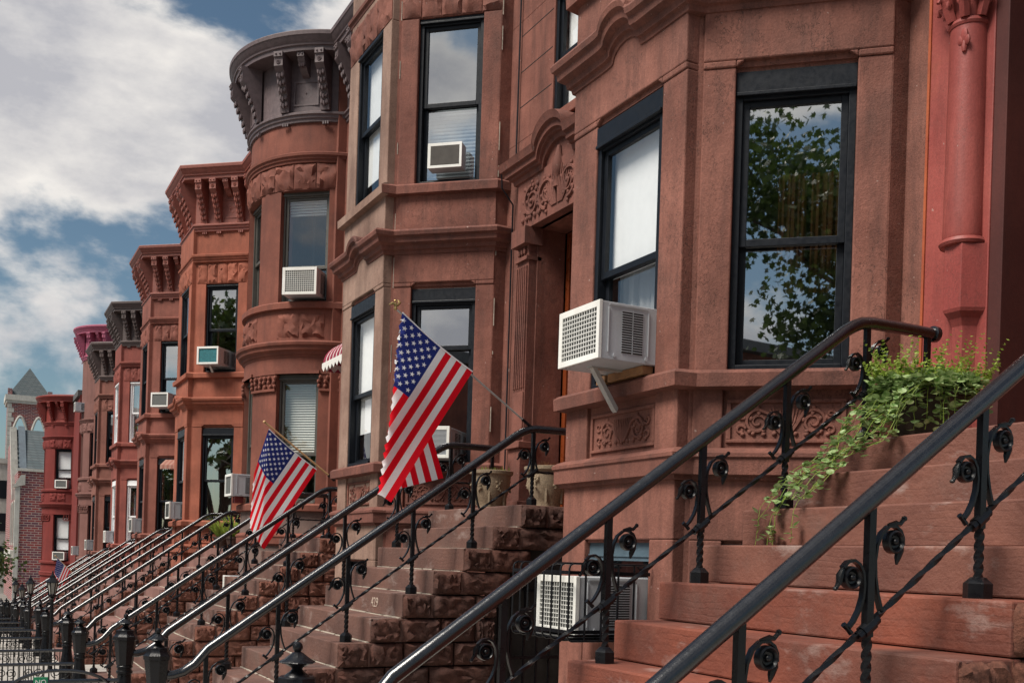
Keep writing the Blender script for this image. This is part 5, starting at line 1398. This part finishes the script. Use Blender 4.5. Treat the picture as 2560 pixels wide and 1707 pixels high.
mb = MB(); mb.prism([(4.35,112,7.6),(14,112,7.6),(14,120,13.4),(4.35,120,13.4)],(0,0,-.4)); part(mb,'nave_roof','slatewall',ch)
mb = MB(); mb.prism([(4.6,111.9,7.3),(5.25,111.9,7.3),(5.25,119.9,13.6),(4.6,119.9,13.6)],(0,0,.15)); part(mb,'flashing','lead',ch)
for i in range(14):
    y0, z0 = 110.5+9.4*i/14, 6.0+7.3*i/14
    mb = MB(); mb.box(3.85,4.45,y0,y0+.66,z0-.3,z0+.75); part(mb,'gable_stone','limestone',ch)
mb = MB(); mb.box(4.35,13.9,120.2,140,-5,13); part(mb,'nave_wall','brickwall',ch)
tx0, tx1, ty0, ty1 = 5.1, 10.9, 170, 176
mb = MB()
aw = []
for c_ in (6.75,9.25):
    aw.append(c_)
def pier(x0,x1): mb.box(x0,x1,ty0,ty0+.5,-5,23)
pier(tx0,6.0); pier(7.5,8.5); pier(10.0,tx1); mb.box(tx0,tx1,ty0+.01,ty0+.5,-5,15.2)
for c_ in aw:
    n = 10; arc = []
    for i in range(n+1):
        q = i/n; x = c_-.75+1.5*q; z = 18.4+1.7*(1-abs(2*q-1)**1.8); arc.append((x,ty0+.005,z))
    mb.prism(arc+[(c_+.75,ty0+.005,23),(c_-.75,ty0+.005,23)],(0,.49,0))
mb.box(tx0,tx0+.5,ty0+.5,ty1,-5,23); mb.box(tx1-.5,tx1,ty0+.5,ty1,-5,23)
tw = part(mb,'tower_wall','brickwall',ch)
for c_ in aw:
    mb = MB(); n = 14
    for s in (-1,):
        pts = [(c_-.85,ty0-.08,15.2),(c_-.85,ty0-.08,18.4)]+[(c_-.85+1.7*i/n,ty0-.08,18.5+1.8*(1-abs(2*i/n-1)**1.8)) for i in range(n+1)]+[(c_+.85,ty0-.08,18.4),(c_+.85,ty0-.08,15.2)]
        mb.tube(pts,.20,6)
    part(mb,'arch_trim','limestone',ch)
for i in range(16):
    z = 12+.68*i; w_ = .8 if i%2 else .5
    mb = MB(); mb.box(tx0-.08,tx0+w_,ty0-.08,ty0+.2,z,z+.62); part(mb,'quoin','limestone',ch)
mb = MB(); mb.box(tx0-.4,tx1+.4,ty0-.4,ty1+.4,22.6,23.4); mb.box(tx0-.25,tx1+.25,ty0-.25,ty1+.25,22.2,22.6); part(mb,'cornice','limestone',ch)
mb = MB(); mb.add([(tx0,ty0,23.4),(tx1,ty0,23.4),(tx1,ty1,23.4),(tx0,ty1,23.4),(8.0,173,28.0)],[(0,1,4),(1,2,4),(2,3,4),(3,0,4),(0,3,2,1)]); part(mb,'spire_roof','slatewall',ch)
for x in (tx0-.1,tx1-.5):
    mb = MB(); mb.box(x,x+.6,ty0-.2,ty0+.4,23.4,24.3); part(mb,'pinnacle','brickwall',ch)
pb = thing('stone_building', 'pale stone building at the extreme left edge far down the street', 'building', (4,150,-4.5))
mb = MB(); mb.box(3.2,4.6,142,160,-6,11.5); part(mb,'wall','limestone',pb)
mb = MB(); mb.box(3.0,4.7,141.8,160,11.3,11.9); part(mb,'cornice','limestone',pb)
for z in (-1,3,7):
    mb = MB(); mb.box(3.5,4.4,141.9,142.1,z,z+2.2); part(mb,'window','frame',pb)

# houses across the street: seen only mirrored in the window glass
for i,(y0,y1,h,m_) in enumerate(((-48,-30,9.5,'h5'),(-29.8,-16,10.2,'h7'),(-15.8,-3,9.2,'h3'),(24,40,8.2,'h6'),(40.2,58,9.0,'h5'),(58.2,80,9.0,'h7'))):
    r_ = thing('opposite_house', ('long','dull brown','darker','reddish','dusky','farther')[i]+' house across the street, mirrored in the windows', 'house', (-22,(y0+y1)/2,0))
    mb = MB(); mb.box(-32,-21,y0,y1,-3,h); part(mb,'wall',m_,r_)
    mb = MB(); mb.prism([(-32.4,y0,h),(-20.5,y0,h),(-20.8,y0,h+.5),(-26,y0,h+1.6),(-32,y0,h+.5)],(0,y1-y0,0)); part(mb,'roof','roof_grey',r_)
    n = int((y1-y0)/3)
    for q in range(n):
        for z in (1.2,4.2,6.8):
            if z+1.6 > h: continue
            mb = MB(); a = y0+1+q*3; mb.box(-21.1,-20.95,a,a+1.1,z,z+1.7); part(mb,'window','frame',r_)

# ------------------------------------------------------------------ trees
def tree(x, y, z, h, cr_, label, nleaf, ls, seed, flat=.75, group=None, spread=.075):
    rnd = random.Random(seed)
    root = thing('street_tree', label, 'tree', (x,y,z), group=group)
    mb = MB(); tips = []
    def branch(p, d, l, r, lev):
        pts = [p]; q = p.copy(); dd = d.copy()
        for i in range(4):
            dd = (dd+Vector((rnd.gauss(0,.16),rnd.gauss(0,.16),rnd.gauss(.04,.1)))).normalized(); q = q+dd*l/4; pts.append(q.copy())
        mb.tube(pts,[r*(1-.45*i/4) for i in range(5)],7 if lev == 0 else 5)
        if lev >= 3: tips.append((q,l)); tips.append((pts[2],l)); return
        for i in range(4 if lev == 0 else 3):
            a = rnd.uniform(0,2*pi); s = pts[rnd.randint(2,4)]
            nd = (dd*.55+Vector((cos(a),sin(a),rnd.uniform(-.1,.7)))).normalized(); branch(s, nd, l*rnd.uniform(.55,.75), r*.5, lev+1)
    branch(Vector((x,y,z)), Vector((0,0,1)), h*.42, h*.022, 0)
    part(mb,'trunk','bark',root,smooth=True)
    lf = MB(); cen = Vector((x,y,z+h*.66)); per = max(3, nleaf//len(tips))
    for (t,l) in tips:
        for i in range(per):
            p = t+Vector((rnd.gauss(0,1),rnd.gauss(0,1),rnd.gauss(0,.7)))*cr_*spread
            n_ = Vector((rnd.gauss(0,1),rnd.gauss(0,1),rnd.gauss(0,1))).normalized(); u = n_.orthogonal().normalized(); v = n_.cross(u); s = ls*rnd.uniform(.7,1.3)
            P = [(0,-.5),(.5,-.25),(.28,0),(.55,.25),(.18,.22),(0,.6),(-.18,.22),(-.55,.25),(-.28,0),(-.5,-.25)]
            k0 = len(lf.v); lf.v += [tuple(p+u*a*s+v*b*s) for a,b in P]; lf.f.append(tuple(k0+j for j in range(10)))
    o = inst('crown', lf.mesh('crown',(x,y,z),recalc=False), 'leaf_tree', root)
    return root
tree(-.75, 38.0, gz(38), 5.6, 2.9, 'green street tree whose crown reaches in at the left edge of the picture', 6500, .12, 5, spread=.13)
tree(-6.1, -11.6, -.1, 16.0, 7.4, 'plane tree across the street, seen mirrored in the near bay window', 24000, .165, 14, spread=.095)
for i,(x,y,h,w_) in enumerate(((-12.8,.6,7.6,'short'),(-12.8,9.6,10,'rounded'),(-12.8,17.4,12.5,'tall'),(-12.8,25.2,12,'spreading'),(-12.8,33,12,'far'))):
    tree(x, y, gz(y)-.1, h, h*.36, w_+' street tree on the opposite pavement, mirrored in bay windows', 4200, .26, 20+i, group='trees across the street')
